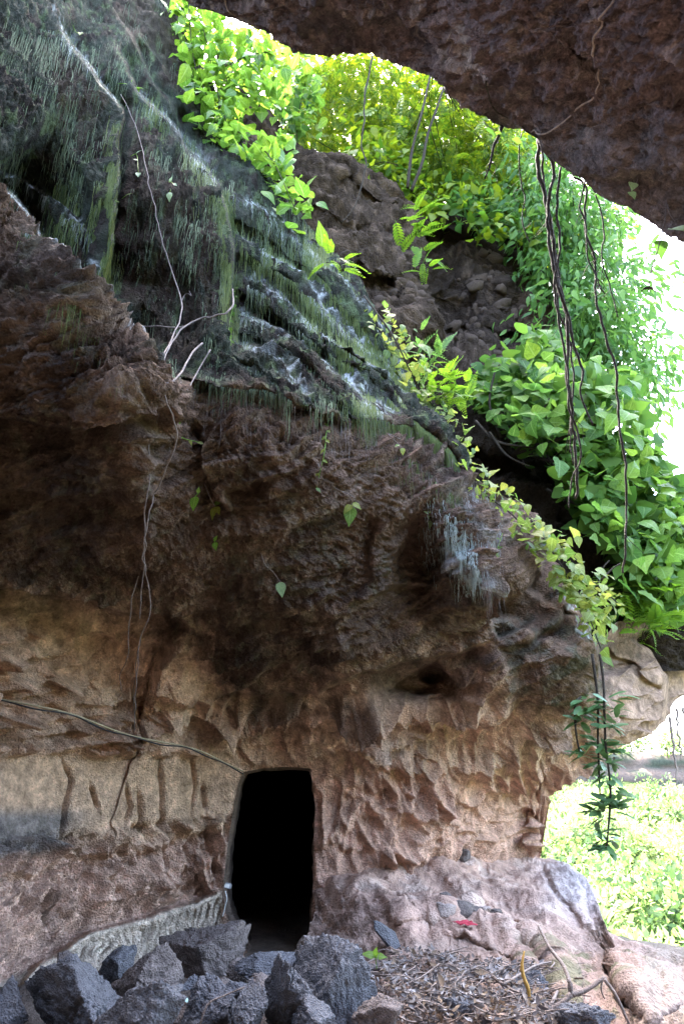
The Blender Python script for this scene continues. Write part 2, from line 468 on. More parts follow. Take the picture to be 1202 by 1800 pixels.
nc, nr = 800, 900
xs = np.concatenate([np.linspace(-350, -20, 60), np.linspace(-18, 1180, nc - 90), np.linspace(1182, 1260, 30)])
nc = len(xs)
top, bot = pl(TOP_A, xs), pl(BOT_A, xs)
top = top + 7 * fbm(np.stack([xs / 35, xs * 0, xs * 0], -1), 3, 5)
bot = bot + np.where(xs > 955, 5, 0) * fbm(np.stack([xs / 25, xs * 0, xs * 0 + 3], -1), 3, 6)
tt = np.linspace(0, 1, nr)[:, None]
PX = np.broadcast_to(xs[None], (nr, nc)).copy()
mid = np.where(xs > 950, top + (bot - top) * .86, 1330.0)
PY = np.where(tt < .80, top[None] + (mid - top)[None] * (tt / .80), mid[None] + (bot - mid)[None] * ((tt - .80) / .20))
# pull the grid onto the edge of the doorway
dd, _, _ = polydist(PX, PY, DOOR + [DOOR[0]])
near = dd < 1.7
DP = np.array(DOOR + [DOOR[0]], dtype=float)
ix, iy = np.where(near)
qx, qy = PX[near], PY[near]
bx, by, bd = qx.copy(), qy.copy(), np.full(qx.shape, 1e9)
for i in range(len(DP) - 1):
    (x0, y0), (x1, y1) = DP[i], DP[i + 1]
    t = np.clip(((qx - x0) * (x1 - x0) + (qy - y0) * (y1 - y0)) / ((x1 - x0) ** 2 + (y1 - y0) ** 2), 0, 1)
    cx_, cy_ = x0 + t * (x1 - x0), y0 + t * (y1 - y0)
    d_ = np.hypot(qx - cx_, qy - cy_)
    m_ = d_ < bd
    bx, by, bd = np.where(m_, cx_, bx), np.where(m_, cy_, by), np.where(m_, d_, bd)
PX[near], PY[near] = bx, by

Y0 = depthA(PX, PY)
F = featA(PX, PY)
Y0 = Y0 + F
p3 = P(PX, PY, Y0)
W = p3
lip = pl(MOSS_LIP, PX) + 14 * perlin(np.stack([PX / 40, PY / 40, PX * 0], -1), 8)
tan = pl(TAN_TOP, PX) + 30 * fbm(np.stack([PX / 70, PY / 50, PX * 0], -1), 3, 9)
moss = ss(8, -18, PY - lip) * (PX < 840)
HOLL = [[(222, 170), (300, 260), (385, 350), (392, 470), (385, 560), (340, 640), (290, 640), (215, 560), (200, 500), (218, 350)], [(-60, 330), (40, 340), (110, 375), (165, 470), (170, 530), (110, 470), (40, 360)], [(85, 60), (150, 110), (195, 180), (170, 230), (120, 300), (95, 200)], [(140, -60), (320, -60), (340, 120), (390, 250), (330, 200), (260, 130)], [(470, 590), (560, 620), (620, 700), (600, 730), (540, 690)]]
hol = np.zeros_like(PX)
for k_, hp in enumerate(HOLL):
    d_, s_, t_ = polydist(PX, PY, hp + [hp[0]])
    hol = np.maximum(hol, np.where(inpoly(PX, PY, hp), ss(0, 14, d_), 0) * [.9, 1, .85, .8, .6][k_])
hol *= ss(-.45, .1, fbm(np.stack([PX / 30, PY / 80, PX * 0], -1), 3, 15))
bare = hol
nose = np.exp(-(((PX - 815) / 60) ** 2 + ((PY - 945) / 85) ** 2) ** 2)
tanm = ss(-25, 25, PY - tan)
tanc = ss(-70, 75, PY - tan + 55 * fbm(np.stack([PX / 45, PY / 26, PX * 0], -1), 4, 19) - 30 * (PX > 380))
low = ss(1320, 1380, PY)                       # upright part of the back wall
plaster = ss(420, 395, PX) * ss(1318, 1335, PY + 10 * perlin(np.stack([PX / 30, PY / 30, PX * 0], -1), 2)) * ss(1520, 1500, PY + .12 * PX + 12 * perlin(np.stack([PX / 25, PY / 30, PX * 0], -1), 12))
benchy = pl([(-60, 1760), (60, 1700), (150, 1642), (250, 1615), (330, 1590), (392, 1562), (400, 1900)], PX)
bench = ss(-2, 4, PY - benchy) * (PX < 400)
pits = ss(420, 400, PX) * ss(1470, 1490, PY + .12 * PX) * (1 - bench)

# relief --------------------------------------------------
H = .16 * fbm(W * .9, 3, 21) * (1 - .7 * plaster)                              # broad lumps
H += .032 * fbm(W * 4.5, 5, 22, .6) * (1 - .6 * plaster) * (1 - .6 * tanm)
rd = fbm(W * np.array([4.0, 4.0, 6.5]) + .6 * perlin(W * 3, 4)[..., None], 4, 23, .55, ridge=True)
dark = (1 - moss) * (1 - tanm)
smr = 1 - .65 * ss(790, 880, PX)
H += .022 * (rd - .6) * dark * smr
bxs, bys = (PX * .93 + PY * -.36), (PY * .93 + PX * .36)
stq = np.stack([bxs / 260, bys / 34 + .9 * fbm(W * .8, 3, 26), PX * 0], -1)
strata = fbm(stq, 4, 25, .55, ridge=True)
H += .080 * (strata - .45) * dark * (1 - .3 * ss(800, 900, PX))
H += .016 * fbm(W * 22, 3, 29, .6) * (1 - .55 * ss(800, 880, PX) * dark) * (1 - plaster) * (1 - .5 * tanm)
# pitted skin of the dark face, drawn out along the bedding
bx_, by_ = (PX * .94 + PY * .34), (PY * .94 - PX * .34)
f1, f2, ci = worley2(bx_ / 26 + .3 * perlin(np.stack([PX / 40, PY / 40, PX * 0], -1), 31), by_ / 13 + .3 * perlin(np.stack([PX / 30, PY / 30, PX * 0 + 2], -1), 32), 3)
H -= .035 * ss(.28, 0, f1) ** 2 * (ci > .6) * dark * smr
f1, f2, ci = worley2(bx_ / 11, by_ / 7, 4)
H -= .016 * ss(.30, 0, f1) * (ci > .4) * dark * smr
# scooped hollows of the back wall: sharp ribs between smooth bowls
wx, wy = .38 * fbm(np.stack([PX / 110, PY / 110, PX * 0], -1), 3, 51), .38 * fbm(np.stack([PX / 110, PY / 110, PX * 0 + 5], -1), 3, 52)
a1 = math.radians(24)
ux, uy = PX * math.cos(a1) - PY * math.sin(a1), PX * math.sin(a1) + PY * math.cos(a1)
f1, f2, ci, ox, oy, ra, rb_ = worley2(ux / 58 + wx, uy / 30 + wy, 6, True)
g1, g2, cg, px2, py2, ga_, gb_ = worley2(ux / 30 - wy, uy / 17 + wx, 16, True)
f1u, ciu = f1, ci
sc_up = .20 * oy * (.35 + ra) + .12 * ox * (rb_ - .5) + .12 * (ci - .5) + .05 * np.exp(-(np.sqrt(f2) - np.sqrt(f1)) / .12) + (.07 * py2 * (.2 + ga_) + .06 * px2 * (gb_ - .5) + .05 * (cg - .5)) * (ci > .35)
vx_, vy_ = PX + .22 * (PY - 1400) * ss(500, 950, PX), PY
f1, f2, ci, ox, oy, ra, rb_ = worley2(vx_ / 36 + wx, vy_ / 70 + wy, 7, True)
g1, g2, cg, px2, py2, ga_, gb_ = worley2(vx_ / 16 - wy * .8, vy_ / 32 + wx, 17, True)
sc_lo = .20 * np.exp(-(np.sqrt(f2) - np.sqrt(f1)) / .22) * (.4 + ci) * ss(.9, .3, np.sqrt(f1)) + .16 * np.minimum(f1, .35) + .05 * oy * ra + .06 * ox * (rb_ - .5) + (.06 * np.exp(-(np.sqrt(g2) - np.sqrt(g1)) / .2) + .06 * py2 * ga_) * (cg > .25)
up = ss(1350, 1260, PY + 25 * perlin(np.stack([PX / 60, PY / 60, PX * 0 + 9], -1), 55))
sc_up = sc_up + .20 * np.minimum(f1u, .5) * (.4 + ciu)
sc_up, sc_lo = 1.5 * blur(sc_up, 1), 1.3 * blur(sc_lo, 1)
scm = (.45 + .85 * ss(-.4, .4, fbm(W * .9, 3, 58))) * tanm * (1 - plaster) * (1 - bench) * ss(-20, 70, PY - tan) * ss(1240, 1130, PX)
H += scm * (up * sc_up + (1 - up) * sc_lo * (1 - pits)) * (1 - .35 * ss(1480, 1530, PY) * (PX > 400))
# pits below the plastered band
f1, f2, ci = worley2(PX / 30 + wx * .8, PY / 75 + wy * .8, 61)
g1, g2, cg = worley2(PX / 11 + wx, PY / 24 + wy, 62)
H += pits * 1.5 * (.26 * (np.sqrt(f1) - .42) * (ci > .25) + .10 * (np.sqrt(g1) - .42) - .05 * fbm(W * 9, 3, 63))
# chisel marks down the bench
ch = np.abs(((PX + .25 * PY + 9 * perlin(np.stack([PX / 40, PY / 18, PX * 0], -1), 71)) / 13.0) % 1 - .5)
H += bench * (-.17 * ss(.32, .5, ch) * ss(8, 26, PY - benchy) + .03 * fbm(W * 7, 3, 72))
# cracks in the plaster
for pts in [[(110, 1330), (125, 1370), (115, 1420), (108, 1500)], [(283, 1335), (288, 1380), (284, 1420), (293, 1490)], [(340, 1330), (352, 1385), (343, 1430)], [(160, 1380), (168, 1410), (175, 1425)], [(225, 1380), (232, 1420), (222, 1450)], [(245, 1390), (250, 1440), (246, 1480)], [(365, 1380), (369, 1430)]]:
    d, s, t = polydist(PX + 14 * wx, PY, pts)
    H -= .09 * np.exp(-(d / 2.6) ** 2) * ss(0, .2, t) * ss(1, .7, t) + .03 * np.exp(-(d / 9) ** 2) * (s > 0)
# moss faces: hanging ribs and folds, drawn out downwards
mv = np.stack([W[..., 0] * 9, W[..., 1] * 9, W[..., 2] * 1.1], -1)
H += (moss + .8 * nose).clip(0, 1) * (.045 * fbm(mv, 3, 81, .6) + .025 * (fbm(mv * 2.3, 2, 83, .5, ridge=True) - .5))

gF = np.hypot(np.gradient(F, axis=0), np.gradient(F, axis=1))
H *= 1 / (1 + (blur(gF, 2) / .03) ** 2)
doorfade = np.clip((dd - 1.7) / np.where(PY < 1370, 26, 9), 0, 1)
H *= 1 - .65 * ss(1000, 1080, PX)
inside = inpoly(PX, PY, DOOR)
H *= np.where(inside, 0, doorfade * (2 - doorfade))
edge_f = ss(0, .012, tt) * ss(1, .992, tt)
N = grid_normals(blur(P(PX, PY, Y0 - .55 * F), 14))
V = W + N * (H * (.35 + .65 * edge_f))[..., None]

# colours --------------------------------------------------
def mixc(a, b, t):
    return a + (np.asarray(b) - a) * t[..., None]
n_a, n_b, n_c = fbm(W * 1.3, 4, 91), fbm(W * 3.1, 4, 92), fbm(W * 8.0, 3, 93)
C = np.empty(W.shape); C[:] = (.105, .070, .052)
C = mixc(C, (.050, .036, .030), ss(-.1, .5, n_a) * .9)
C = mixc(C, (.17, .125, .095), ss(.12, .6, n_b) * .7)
C = mixc(C, (.11, .10, .07), ss(.1, .5, n_c) * ss(-.2, .3, n_a) * .5)          # olive lichen
rb = ss(600, 1000, PX) * ss(880, 1050, PY) * dark
C = mixc(C, (.165, .108, .075), rb * .7)
C = mixc(C, (.085, .082, .060), rb * ss(0, .4, n_b) * ss(1040, 1110, PY) * .8)
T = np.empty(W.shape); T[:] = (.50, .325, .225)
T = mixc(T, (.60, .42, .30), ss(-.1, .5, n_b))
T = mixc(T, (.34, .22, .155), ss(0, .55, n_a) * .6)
T = mixc(T, (.58, .345, .25), low * ss(380, 520, PX) * .7)
T = mixc(T, (.58, .385, .29), pits * .85)
T = mixc(T, (.56, .385, .26), plaster * .9)
T = mixc(T, (.17, .165, .165), plaster * ss(200, 60, PX + 60 * n_a) * ss(1410, 1440, PY) * .85)
T = mixc(T, (.46, .31, .22), plaster * ss(.1, .4, n_a) * .6)
T = mixc(T, (.62, .50, .385), bench)
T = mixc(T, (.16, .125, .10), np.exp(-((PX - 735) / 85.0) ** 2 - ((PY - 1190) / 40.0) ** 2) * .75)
T = mixc(T, (.23, .15, .105), ss(1000, 1080, PX) * (.6 + .4 * ss(-.2, .3, n_b)))
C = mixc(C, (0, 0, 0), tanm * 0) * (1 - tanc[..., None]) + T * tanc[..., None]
# moss; ledge rims carry grey-white lichen and a painted blue-white sky highlight
Mo = np.empty(W.shape); Mo[:] = (.025, .033, .026)
Mo = mixc(Mo, (.014, .013, .012), ss(-.1, .45, fbm(np.stack([W[..., 0] * 4, W[..., 1] * 4, W[..., 2] * 1.0], -1), 4, 95)))
Mo = mixc(Mo, (.06, .088, .042), ss(.15, .6, fbm(np.stack([W[..., 0] * 9, W[..., 1] * 9, W[..., 2] * 1.5], -1), 3, 96)) * .8)
mo_ = moss * .92 * (1 - .85 * bare)
C = mixc(C, (.032, .024, .020), moss * bare)
C = C * (1 - mo_[..., None]) + Mo * mo_[..., None]
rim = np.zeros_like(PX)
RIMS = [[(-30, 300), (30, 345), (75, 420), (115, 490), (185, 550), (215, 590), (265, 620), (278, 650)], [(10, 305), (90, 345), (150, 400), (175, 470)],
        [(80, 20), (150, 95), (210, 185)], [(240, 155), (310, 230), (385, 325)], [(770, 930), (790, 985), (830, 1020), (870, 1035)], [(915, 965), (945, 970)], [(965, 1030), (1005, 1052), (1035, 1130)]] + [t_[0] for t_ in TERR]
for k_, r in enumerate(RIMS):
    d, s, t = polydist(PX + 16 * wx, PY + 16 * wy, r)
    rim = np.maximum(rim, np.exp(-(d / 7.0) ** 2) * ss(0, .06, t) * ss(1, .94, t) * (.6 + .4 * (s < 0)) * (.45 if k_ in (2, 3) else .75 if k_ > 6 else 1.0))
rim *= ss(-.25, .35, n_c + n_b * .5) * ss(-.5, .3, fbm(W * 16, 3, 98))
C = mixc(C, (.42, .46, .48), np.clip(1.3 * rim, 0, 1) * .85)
C = mixc(C, (.17, .16, .15), nose * ss(-.1, .4, n_b) * .7)
C = C * (1 + .35 * np.clip(fbm(W * 14, 3, 97), -1, 1))[..., None]
C = np.where((tanm < .5)[..., None], C * .9, C)
C = np.clip(C, .012, .75)
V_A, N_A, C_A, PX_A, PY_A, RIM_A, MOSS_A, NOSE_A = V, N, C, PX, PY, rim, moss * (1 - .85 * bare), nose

# close the body backwards behind its upper edge and behind the free edge of its foot
def back_rows(row, Vr, steps):
    out = []
    ray = (Vr - CAM); ray /= ray[:, 1:2]
    for dpy, dY in steps:
        o = Vr + ray * dY
        o[:, 2] += dpy * (Vr[:, 1] + dY) / FPX
        out.append(o)
    return out
up_rows = back_rows(0, V[0], [(-3, .12), (-12, .5), (-34, 1.4), (-80, 4.0)])
dn_rows = back_rows(-1, V[-1], [(3, .12), (12, .5), (30, 1.2), (70, 3.0)])
Vall = np.concatenate([np.array(up_rows[::-1]), V, np.array(dn_rows)], 0)
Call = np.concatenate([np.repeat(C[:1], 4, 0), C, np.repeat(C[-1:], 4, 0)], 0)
ins_all = np.zeros(Vall.shape[:2], bool)
ins_all[4:-4] = inside & ~near
onring = np.zeros(Vall.shape[:2], bool); onring[4:-4] = near
cin = (inside | near)
cin_all = np.zeros(Vall.shape[:2], bool); cin_all[4:-4] = cin
k4 = cin_all[:-1, :-1] & cin_all[1:, :-1] & cin_all[:-1, 1:] & cin_all[1:, 1:]
cenx = np.zeros(Vall.shape[:2]); ceny = np.zeros(Vall.shape[:2]); cenx[4:-4] = PX; ceny[4:-4] = PY
mx_ = (cenx[:-1, :-1] + cenx[1:, :-1] + cenx[:-1, 1:] + cenx[1:, 1:]) / 4
my_ = (ceny[:-1, :-1] + ceny[1:, :-1] + ceny[:-1, 1:] + ceny[1:, 1:]) / 4
keep = ~inpoly(mx_, my_, DOOR)
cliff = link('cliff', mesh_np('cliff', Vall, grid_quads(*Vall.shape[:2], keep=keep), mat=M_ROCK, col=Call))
tag(cliff, kind='structure')

# doorway reveal and the dark chamber behind it
from_ring = np.array(DOOR, dtype=float)
dense = []
for i in range(len(from_ring)):
    a, b = from_ring[i], from_ring[(i + 1) % len(from_ring)]
    for k in range(6):
        dense.append(a + (b - a) * k / 6)
dense = np.array(dense)
ringY = depthA(dense[:, 0], dense[:, 1]) + featA(dense[:, 0], dense[:, 1])
R0 = P(dense[:, 0], dense[:, 1], ringY)
cen = R0.mean(0)
rows = []
for k, (dy_, grow) in enumerate([(-.012, 1.006), (0.0, 1.0), (.10, .985), (.25, 1.0), (.45, 1.03), (.75, 1.08), (.9, 1.4), (.95, 2.6)]):
    r = cen + (R0 - cen) * np.array([grow, 1, grow])
    r[:, 1] += dy_
    if .05 < dy_ < .8:
        r += .03 * np.stack([fbm(r * 6, 3, 101 + k), 0 * r[:, 0], fbm(r * 6, 3, 131 + k)], -1)
    if k >= 6: r[:, 2] = np.maximum(r[:, 2], -.25)
    rows.append(r)
for far, g in [(1.9, 2.7), (7.5, 2.6), (8.6, 1.6), (8.8, 0.0)]:
    r = cen + (R0 - cen) * np.array([g, 0, g]); r[:, 1] = cen[1] + far
    r[:, 2] = np.maximum(r[:, 2], -.25)
    rows.append(r)
rows = np.array(rows)
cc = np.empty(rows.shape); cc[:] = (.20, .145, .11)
cc[4:] = (.10, .075, .06); cc[6:] = (.010, .009, .008); cc[9:] = (.002, .002, .002)  # darkness of the interior painted in: colour falls to near-black with depth
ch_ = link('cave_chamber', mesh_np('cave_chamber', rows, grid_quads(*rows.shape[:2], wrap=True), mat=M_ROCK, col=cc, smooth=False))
tag(ch_, kind='structure')

# ------------------------------------------------------------------ sloping rock shelf below the wall
CTRL_P = [(400, 1720, 8.0), (480, 1790, 5.6), (560, 1520, 8.4), (560, 1600, 7.7), (560, 1700, 6.5), (560, 1790, 4.8), (560, 1880, 4.1), (700, 1520, 8.3), (700, 1560, 7.7), (750, 1600, 7.0), (700, 1700, 5.7), (700, 1800, 4.4), (700, 1880, 3.9),
          (850, 1520, 9.0), (850, 1560, 8.0), (900, 1620, 6.8), (850, 1700, 5.5), (850, 1800, 4.3), (950, 1512, 10.0), (950, 1560, 8.6), (1000, 1528, 9.6), (1040, 1570, 8.8), (1060, 1630, 7.6), (1000, 1700, 5.7), (1000, 1800, 4.5), (960, 1640, 6.6),
          (1100, 1670, 6.6), (1130, 1720, 5.6), (1150, 1800, 4.6), (1202, 1680, 6.6), (1202, 1800, 4.6), (1350, 1720, 5.8), (1350, 1880, 3.8), (1000, 1880, 3.9), (930, 1480, 10.4), (700, 1480, 8.8), (560, 1480, 8.8)]
depthP = tps(CTRL_P)
TOP_P = [(380, 1650), (540, 1640), (548, 1560), (560, 1490), (925, 1490), (945, 1508), (965, 1510), (1000, 1520), (1030, 1545), (1046, 1575), (1058, 1612), (1070, 1640), (1100, 1655), (1140, 1663), (1202, 1682), (1380, 1720)]
def featP(px, py):
    wp = np.stack([px / 80.0, py / 80.0, np.zeros_like(px)], -1)
    wob = (9 * fbm(wp, 3, 203), 9 * fbm(wp, 3, 241))
    S = lambda pts, a, w, sh=5, lead=0.0: step(px, py, pts, a, w, sh, wob, lead)
    h = np.zeros_like(px)
    h += S([(640, 1520), (700, 1590), (740, 1640), (750, 1680)], -.10, 60, 10)
    h += S([(870, 1590), (800, 1605), (740, 1612), (690, 1640)], -.15, 30, 5)
    h += S([(720, 1618), (800, 1612), (880, 1612), (930, 1640)], .22, 60, 6, .05)
    h += S([(850, 1510), (880, 1570), (900, 1590)], .14, 50, 8)
    h += S([(905, 1640), (950, 1670), (980, 1720), (1000, 1790)], .35, 46, 6, .10)
    h += S([(760, 1660), (830, 1665), (900, 1690), (960, 1760)], .14, 50, 6)
    h += S([(1160, 1810), (1120, 1760), (1090, 1710), (1075, 1660), (1060, 1620)], -.25, 70, 6)
    h += S([(1060, 1650), (1085, 1710), (1110, 1760), (1150, 1810)], .30, 60, 6, .06)
    h += S([(950, 1520), (985, 1580), (1020, 1620), (1060, 1660)], .18, 70, 9)
    h += S([(740, 1500), (770, 1540), (800, 1560), (830, 1600)], .14, 60, 10)
    return 1.5 * h
ncp, nrp = 420, 260
xp = np.linspace(550, 1380, ncp)
tp = pl(TOP_P, xp) + 3 * fbm(np.stack([xp / 30, xp * 0, xp * 0], -1), 3, 205)
ttp = np.linspace(0, 1, nrp)[:, None]
PXp = np.broadcast_to(xp[None], (nrp, ncp)).copy(); PYp = tp[None] + (1890 - tp)[None] * ttp
Wp = P(PXp, PYp, depthP(PXp, PYp) + featP(PXp, PYp))
bed = Wp @ np.array([.35, .25, 1.0])
Hp = .08 * fbm(Wp * 1.1, 3, 211) + .022 * fbm(Wp * 5, 4, 212, .5)
Hp += .035 * (fbm(np.stack([Wp[..., 0] * .9, Wp[..., 1] * .9, bed * 7], -1), 3, 213, .5, ridge=True) - .4) * ss(1540, 1640, PYp)
Hp += .007 * fbm(Wp * 24, 3, 214, .6)
f1, f2, ci = worley2(PXp / 9, PYp / 6, 215)
Hp -= .010 * ss(.25, 0, f1) * (ci > .7)
gu = fbm(np.stack([(PXp - .45 * PYp) / 75, (PYp + .3 * PXp) / 320, PXp * 0], -1), 3, 216, .5, ridge=True)
Hp += .05 * (gu - .5) * ss(1500, 1600, PYp)
Np = grid_normals(blur(Wp, 4))
Vp = Wp + Np * (Hp * (.3 + .7 * ss(0, .03, ttp)))[..., None]
qa, qb, qc = fbm(Wp * 1.2, 4, 221), fbm(Wp * 3.5, 4, 222), fbm(Wp * 9, 3, 223)
Cp = np.empty(Wp.shape); Cp[:] = (.50, .33, .25)
Cp = mixc(Cp, (.58, .43, .345), ss(-.1, .5, qb) * .8)
Cp = mixc(Cp, (.34, .22, .17), ss(.1, .5, qa) * .7)
Cp = mixc(Cp, (.40, .36, .35), ss(920, 1010, PXp) * ss(1660, 1560, PYp) * .8)
Cp = mixc(Cp, (.25, .18, .14), ss(1600, 1680, PYp + 40 * qa) * .65)
Cp = mixc(Cp, (.12, .125, .06), ss(.05, .4, qb) * ss(860, 930, PXp) * ss(1640, 1690, PYp) * .7)
Cp = mixc(Cp, (.30, .24, .20), ss(1090, 1150, PXp) * ss(1640, 1680, PYp) * .7)
Cp = np.clip(Cp * .85 * (1 + .22 * np.clip(qc, -1, 1))[..., None], .015, .7)
bk_s = np.where(xp < 930, .12, 1.0)[:, None]
upp = [Vp[0] + (q - Vp[0]) * bk_s for q in back_rows(0, Vp[0], [(-3, .12), (-10, .5), (-40, 1.6), (-160, 3.5)])]
Vpa = np.concatenate([np.array(upp[::-1]), Vp], 0)
Cpa = np.concatenate([np.repeat(Cp[:1], 4, 0), Cp], 0)
shelf = link('rock_shelf', mesh_np('rock_shelf', Vpa, grid_quads(*Vpa.shape[:2]), mat=M_SHELF, col=Cpa))
tag(shelf, kind='structure')

# ------------------------------------------------------------------ near ceiling of the rock shelter, overhead
EDGE_C = [(60, -160), (200, -90), (300, -30), (330, 8), (370, 20), (410, 32), (440, 45), (490, 72), (530, 92), (575, 97), (630, 93), (690, 108), (740, 130), (775, 150), (795, 172), (820, 190), (845, 206), (880, 218), (925, 230), (945, 247), (965, 275), (1000, 298), (1030, 315), (1045, 338), (1075, 350), (1105, 358), (1130, 380), (1160, 400), (1185, 415), (1202, 428), (1260, 470), (1420, 560)]
CTRL_C = [(60, -200, 3.2), (300, -60, 3.2), (330, 0, 3.3), (530, 90, 3.0), (530, 0, 2.5), (700, 108, 2.7), (700, 0, 2.2), (840, 205, 2.65), (840, 100, 2.1), (840, 0, 1.8), (960, 270, 2.6), (960, 150, 2.0), (1000, 0, 1.6), (1045, 335, 2.6), (1100, 200, 1.95), (1160, 395, 2.5), (1202, 300, 2.05), (1202, 100, 1.5), (1202, 428, 2.45), (1400, 550, 2.2), (1400, 200, 1.4), (1400, -100, 1.0), (700, -150, 1.6), (1000, -150, 1.2), (400, -150, 2.2), (900, 230, 2.7)]
depthC = tps(CTRL_C)
ncc, nrc = 620, 300
xc = np.linspace(60, 1420, ncc)
ec = pl(EDGE_C, xc) + 4 * fbm(np.stack([xc / 22, xc * 0, xc * 0], -1), 4, 301)
ttc = np.linspace(0, 1, nrc)[:, None]
PXc = np.broadcast_to(xc[None], (nrc, ncc)).copy(); PYc = -260 + (ec + 260)[None] * ttc
def featC(px, py):
    wp = np.stack([px / 80.0, py / 80.0, np.zeros_like(px)], -1)
    wob = (12 * fbm(wp, 3, 303), 12 * fbm(wp, 3, 341))
    S = lambda pts, a, w, sh=5, lead=0.0: step(px, py, pts, a, w, sh, wob, lead)
    h = np.zeros_like(px)
    h += S([(780, 150), (860, 150), (940, 170), (1010, 210), (1080, 230)], .10, 50, 7)
    h += S([(1202, 330), (1150, 310), (1090, 305), (1000, 292)], -.12, 60, 8)
    h += S([(600, 30), (700, 40), (800, 90), (900, 100), (1000, 90)], .08, 50, 9)
    h += S([(1000, 60), (1060, 120), (1150, 150), (1250, 150)], .10, 50, 9)
    return h
Wc = P(PXc, PYc, depthC(PXc, PYc) + featC(PXc, PYc))
Hc = .05 * fbm(Wc * 2.2, 3, 311) + .018 * fbm(Wc * 9, 4, 312, .6)
wc1, wc2 = fbm(Wc * 3, 3, 315), fbm(Wc * 3 + 7, 3, 316)
a2 = math.radians(-22)
uxc, uyc = PXc * math.cos(a2) + PYc * -math.sin(a2), PXc * math.sin(a2) + PYc * math.cos(a2)
f1, f2, ci = worley2(uxc / 34 + .3 * wc1, uyc / 19 + .3 * wc2, 321)
smooth_c = ss(760, 900, PXc) * ss(150, 260, PYc - .06 * PXc + 60)
amp = 1 - .65 * smooth_c
Hc += amp * .060 * (np.sqrt(f1) - .42) * (ci > .2)
f1, f2, ci = worley2(uxc / 15 + .3 * wc2, uyc / 9 + .3 * wc1, 322)
Hc += amp * .030 * (np.sqrt(f1) - .42)
Hc -= .02 * ss(.2, 0, f1) * (ci > .75)
Hc += .006 * fbm(Wc * 40, 3, 323, .6)
Nc = grid_normals(blur(Wc, 4))
Vc = Wc + Nc * (Hc * (.45 + .55 * ss(1, .985, ttc)))[..., None]
ca, cb = fbm(Wc * 2.5, 4, 331), fbm(Wc * 7, 4, 332)
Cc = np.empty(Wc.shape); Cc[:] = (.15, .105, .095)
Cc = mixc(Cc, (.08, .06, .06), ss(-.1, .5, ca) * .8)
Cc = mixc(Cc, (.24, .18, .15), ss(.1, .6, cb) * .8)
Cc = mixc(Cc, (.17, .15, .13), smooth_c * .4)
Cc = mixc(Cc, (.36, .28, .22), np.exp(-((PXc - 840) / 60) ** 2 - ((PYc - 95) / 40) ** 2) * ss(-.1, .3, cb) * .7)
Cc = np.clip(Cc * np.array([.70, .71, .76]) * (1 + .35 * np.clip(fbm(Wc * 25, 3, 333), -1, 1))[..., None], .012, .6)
last = Vc[-1]
upw = []
for dz, dY in [(.04, .03), (.15, .10), (.5, .2), (2.5, .2)]:
    q = last.copy(); q[:, 2] += dz; q[:, 1] += dY * .5; upw.append(q)
first = Vc[0]
bk = []
for dY, dz in [(-6.0, .6), (-3.0, .3), (-1.2, .1)]:
    q = first.copy(); q[:, 1] = q[:, 1] * .3 + dY; q[:, 2] = 1.5 + 2.6 + dz + .4; bk.append(q)
topc = []
q = upw[-1].copy(); q[:, 1] = -6; topc.append(q)
Vca = np.concatenate([np.array(bk), Vc, np.array(upw), np.array(topc)], 0)
Cca = np.concatenate([np.repeat(Cc[:1], 3, 0), Cc, np.repeat(Cc[-1:], 5, 0)], 0)
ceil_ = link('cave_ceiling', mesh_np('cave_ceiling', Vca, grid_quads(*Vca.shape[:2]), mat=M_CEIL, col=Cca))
tag(ceil_, kind='structure')
V_C, N_C = Vc, Nc

# ------------------------------------------------------------------ conglomerate bluff behind the cliff
M_BLUFF = rock_mat('bluff_rock', scale=0.6, bump=0.7, vary=0.4)
TOP_D = [(380, 60), (430, 130), (470, 190), (505, 235), (545, 262), (600, 272), (650, 298), (690, 318), (715, 360), (745, 385), (790, 374), (830, 392), (870, 420), (905, 418), (940, 428), (962, 470), (964, 520), (968, 570), (975, 620), (1000, 680), (1040, 760), (1100, 860), (1160, 930), (1260, 980)]
CTRL_D = [(380, 100, 11.5), (500, 240, 11.2), (600, 280, 11.2), (600, 400, 10.0), (700, 330, 11.8), (700, 450, 10.4), (730, 540, 10.2), (640, 500, 9.6), (760, 420, 12.6), (780, 540, 12.2), (850, 420, 12.8), (850, 560, 12.2), (930, 440, 12.8), (930, 600, 12.2), (960, 500, 13.2), (800, 640, 11.6), (700, 640, 10), (850, 760, 10.4), (900, 880, 9.6), (1000, 900, 10.3), (1000, 1000, 9.6), (1100, 900, 11), (1200, 900, 11.6), (1200, 1100, 11.0), (1000, 700, 12.5), (900, 1000, 9), (1200, 760, 13), (380, 400, 11), (380, 800, 11), (380, 1180, 11), (600, 700, 10.2), (600, 1180, 10.5), (800, 1180, 10), (750, 900, 9.8)]
depthD = tps(CTRL_D)
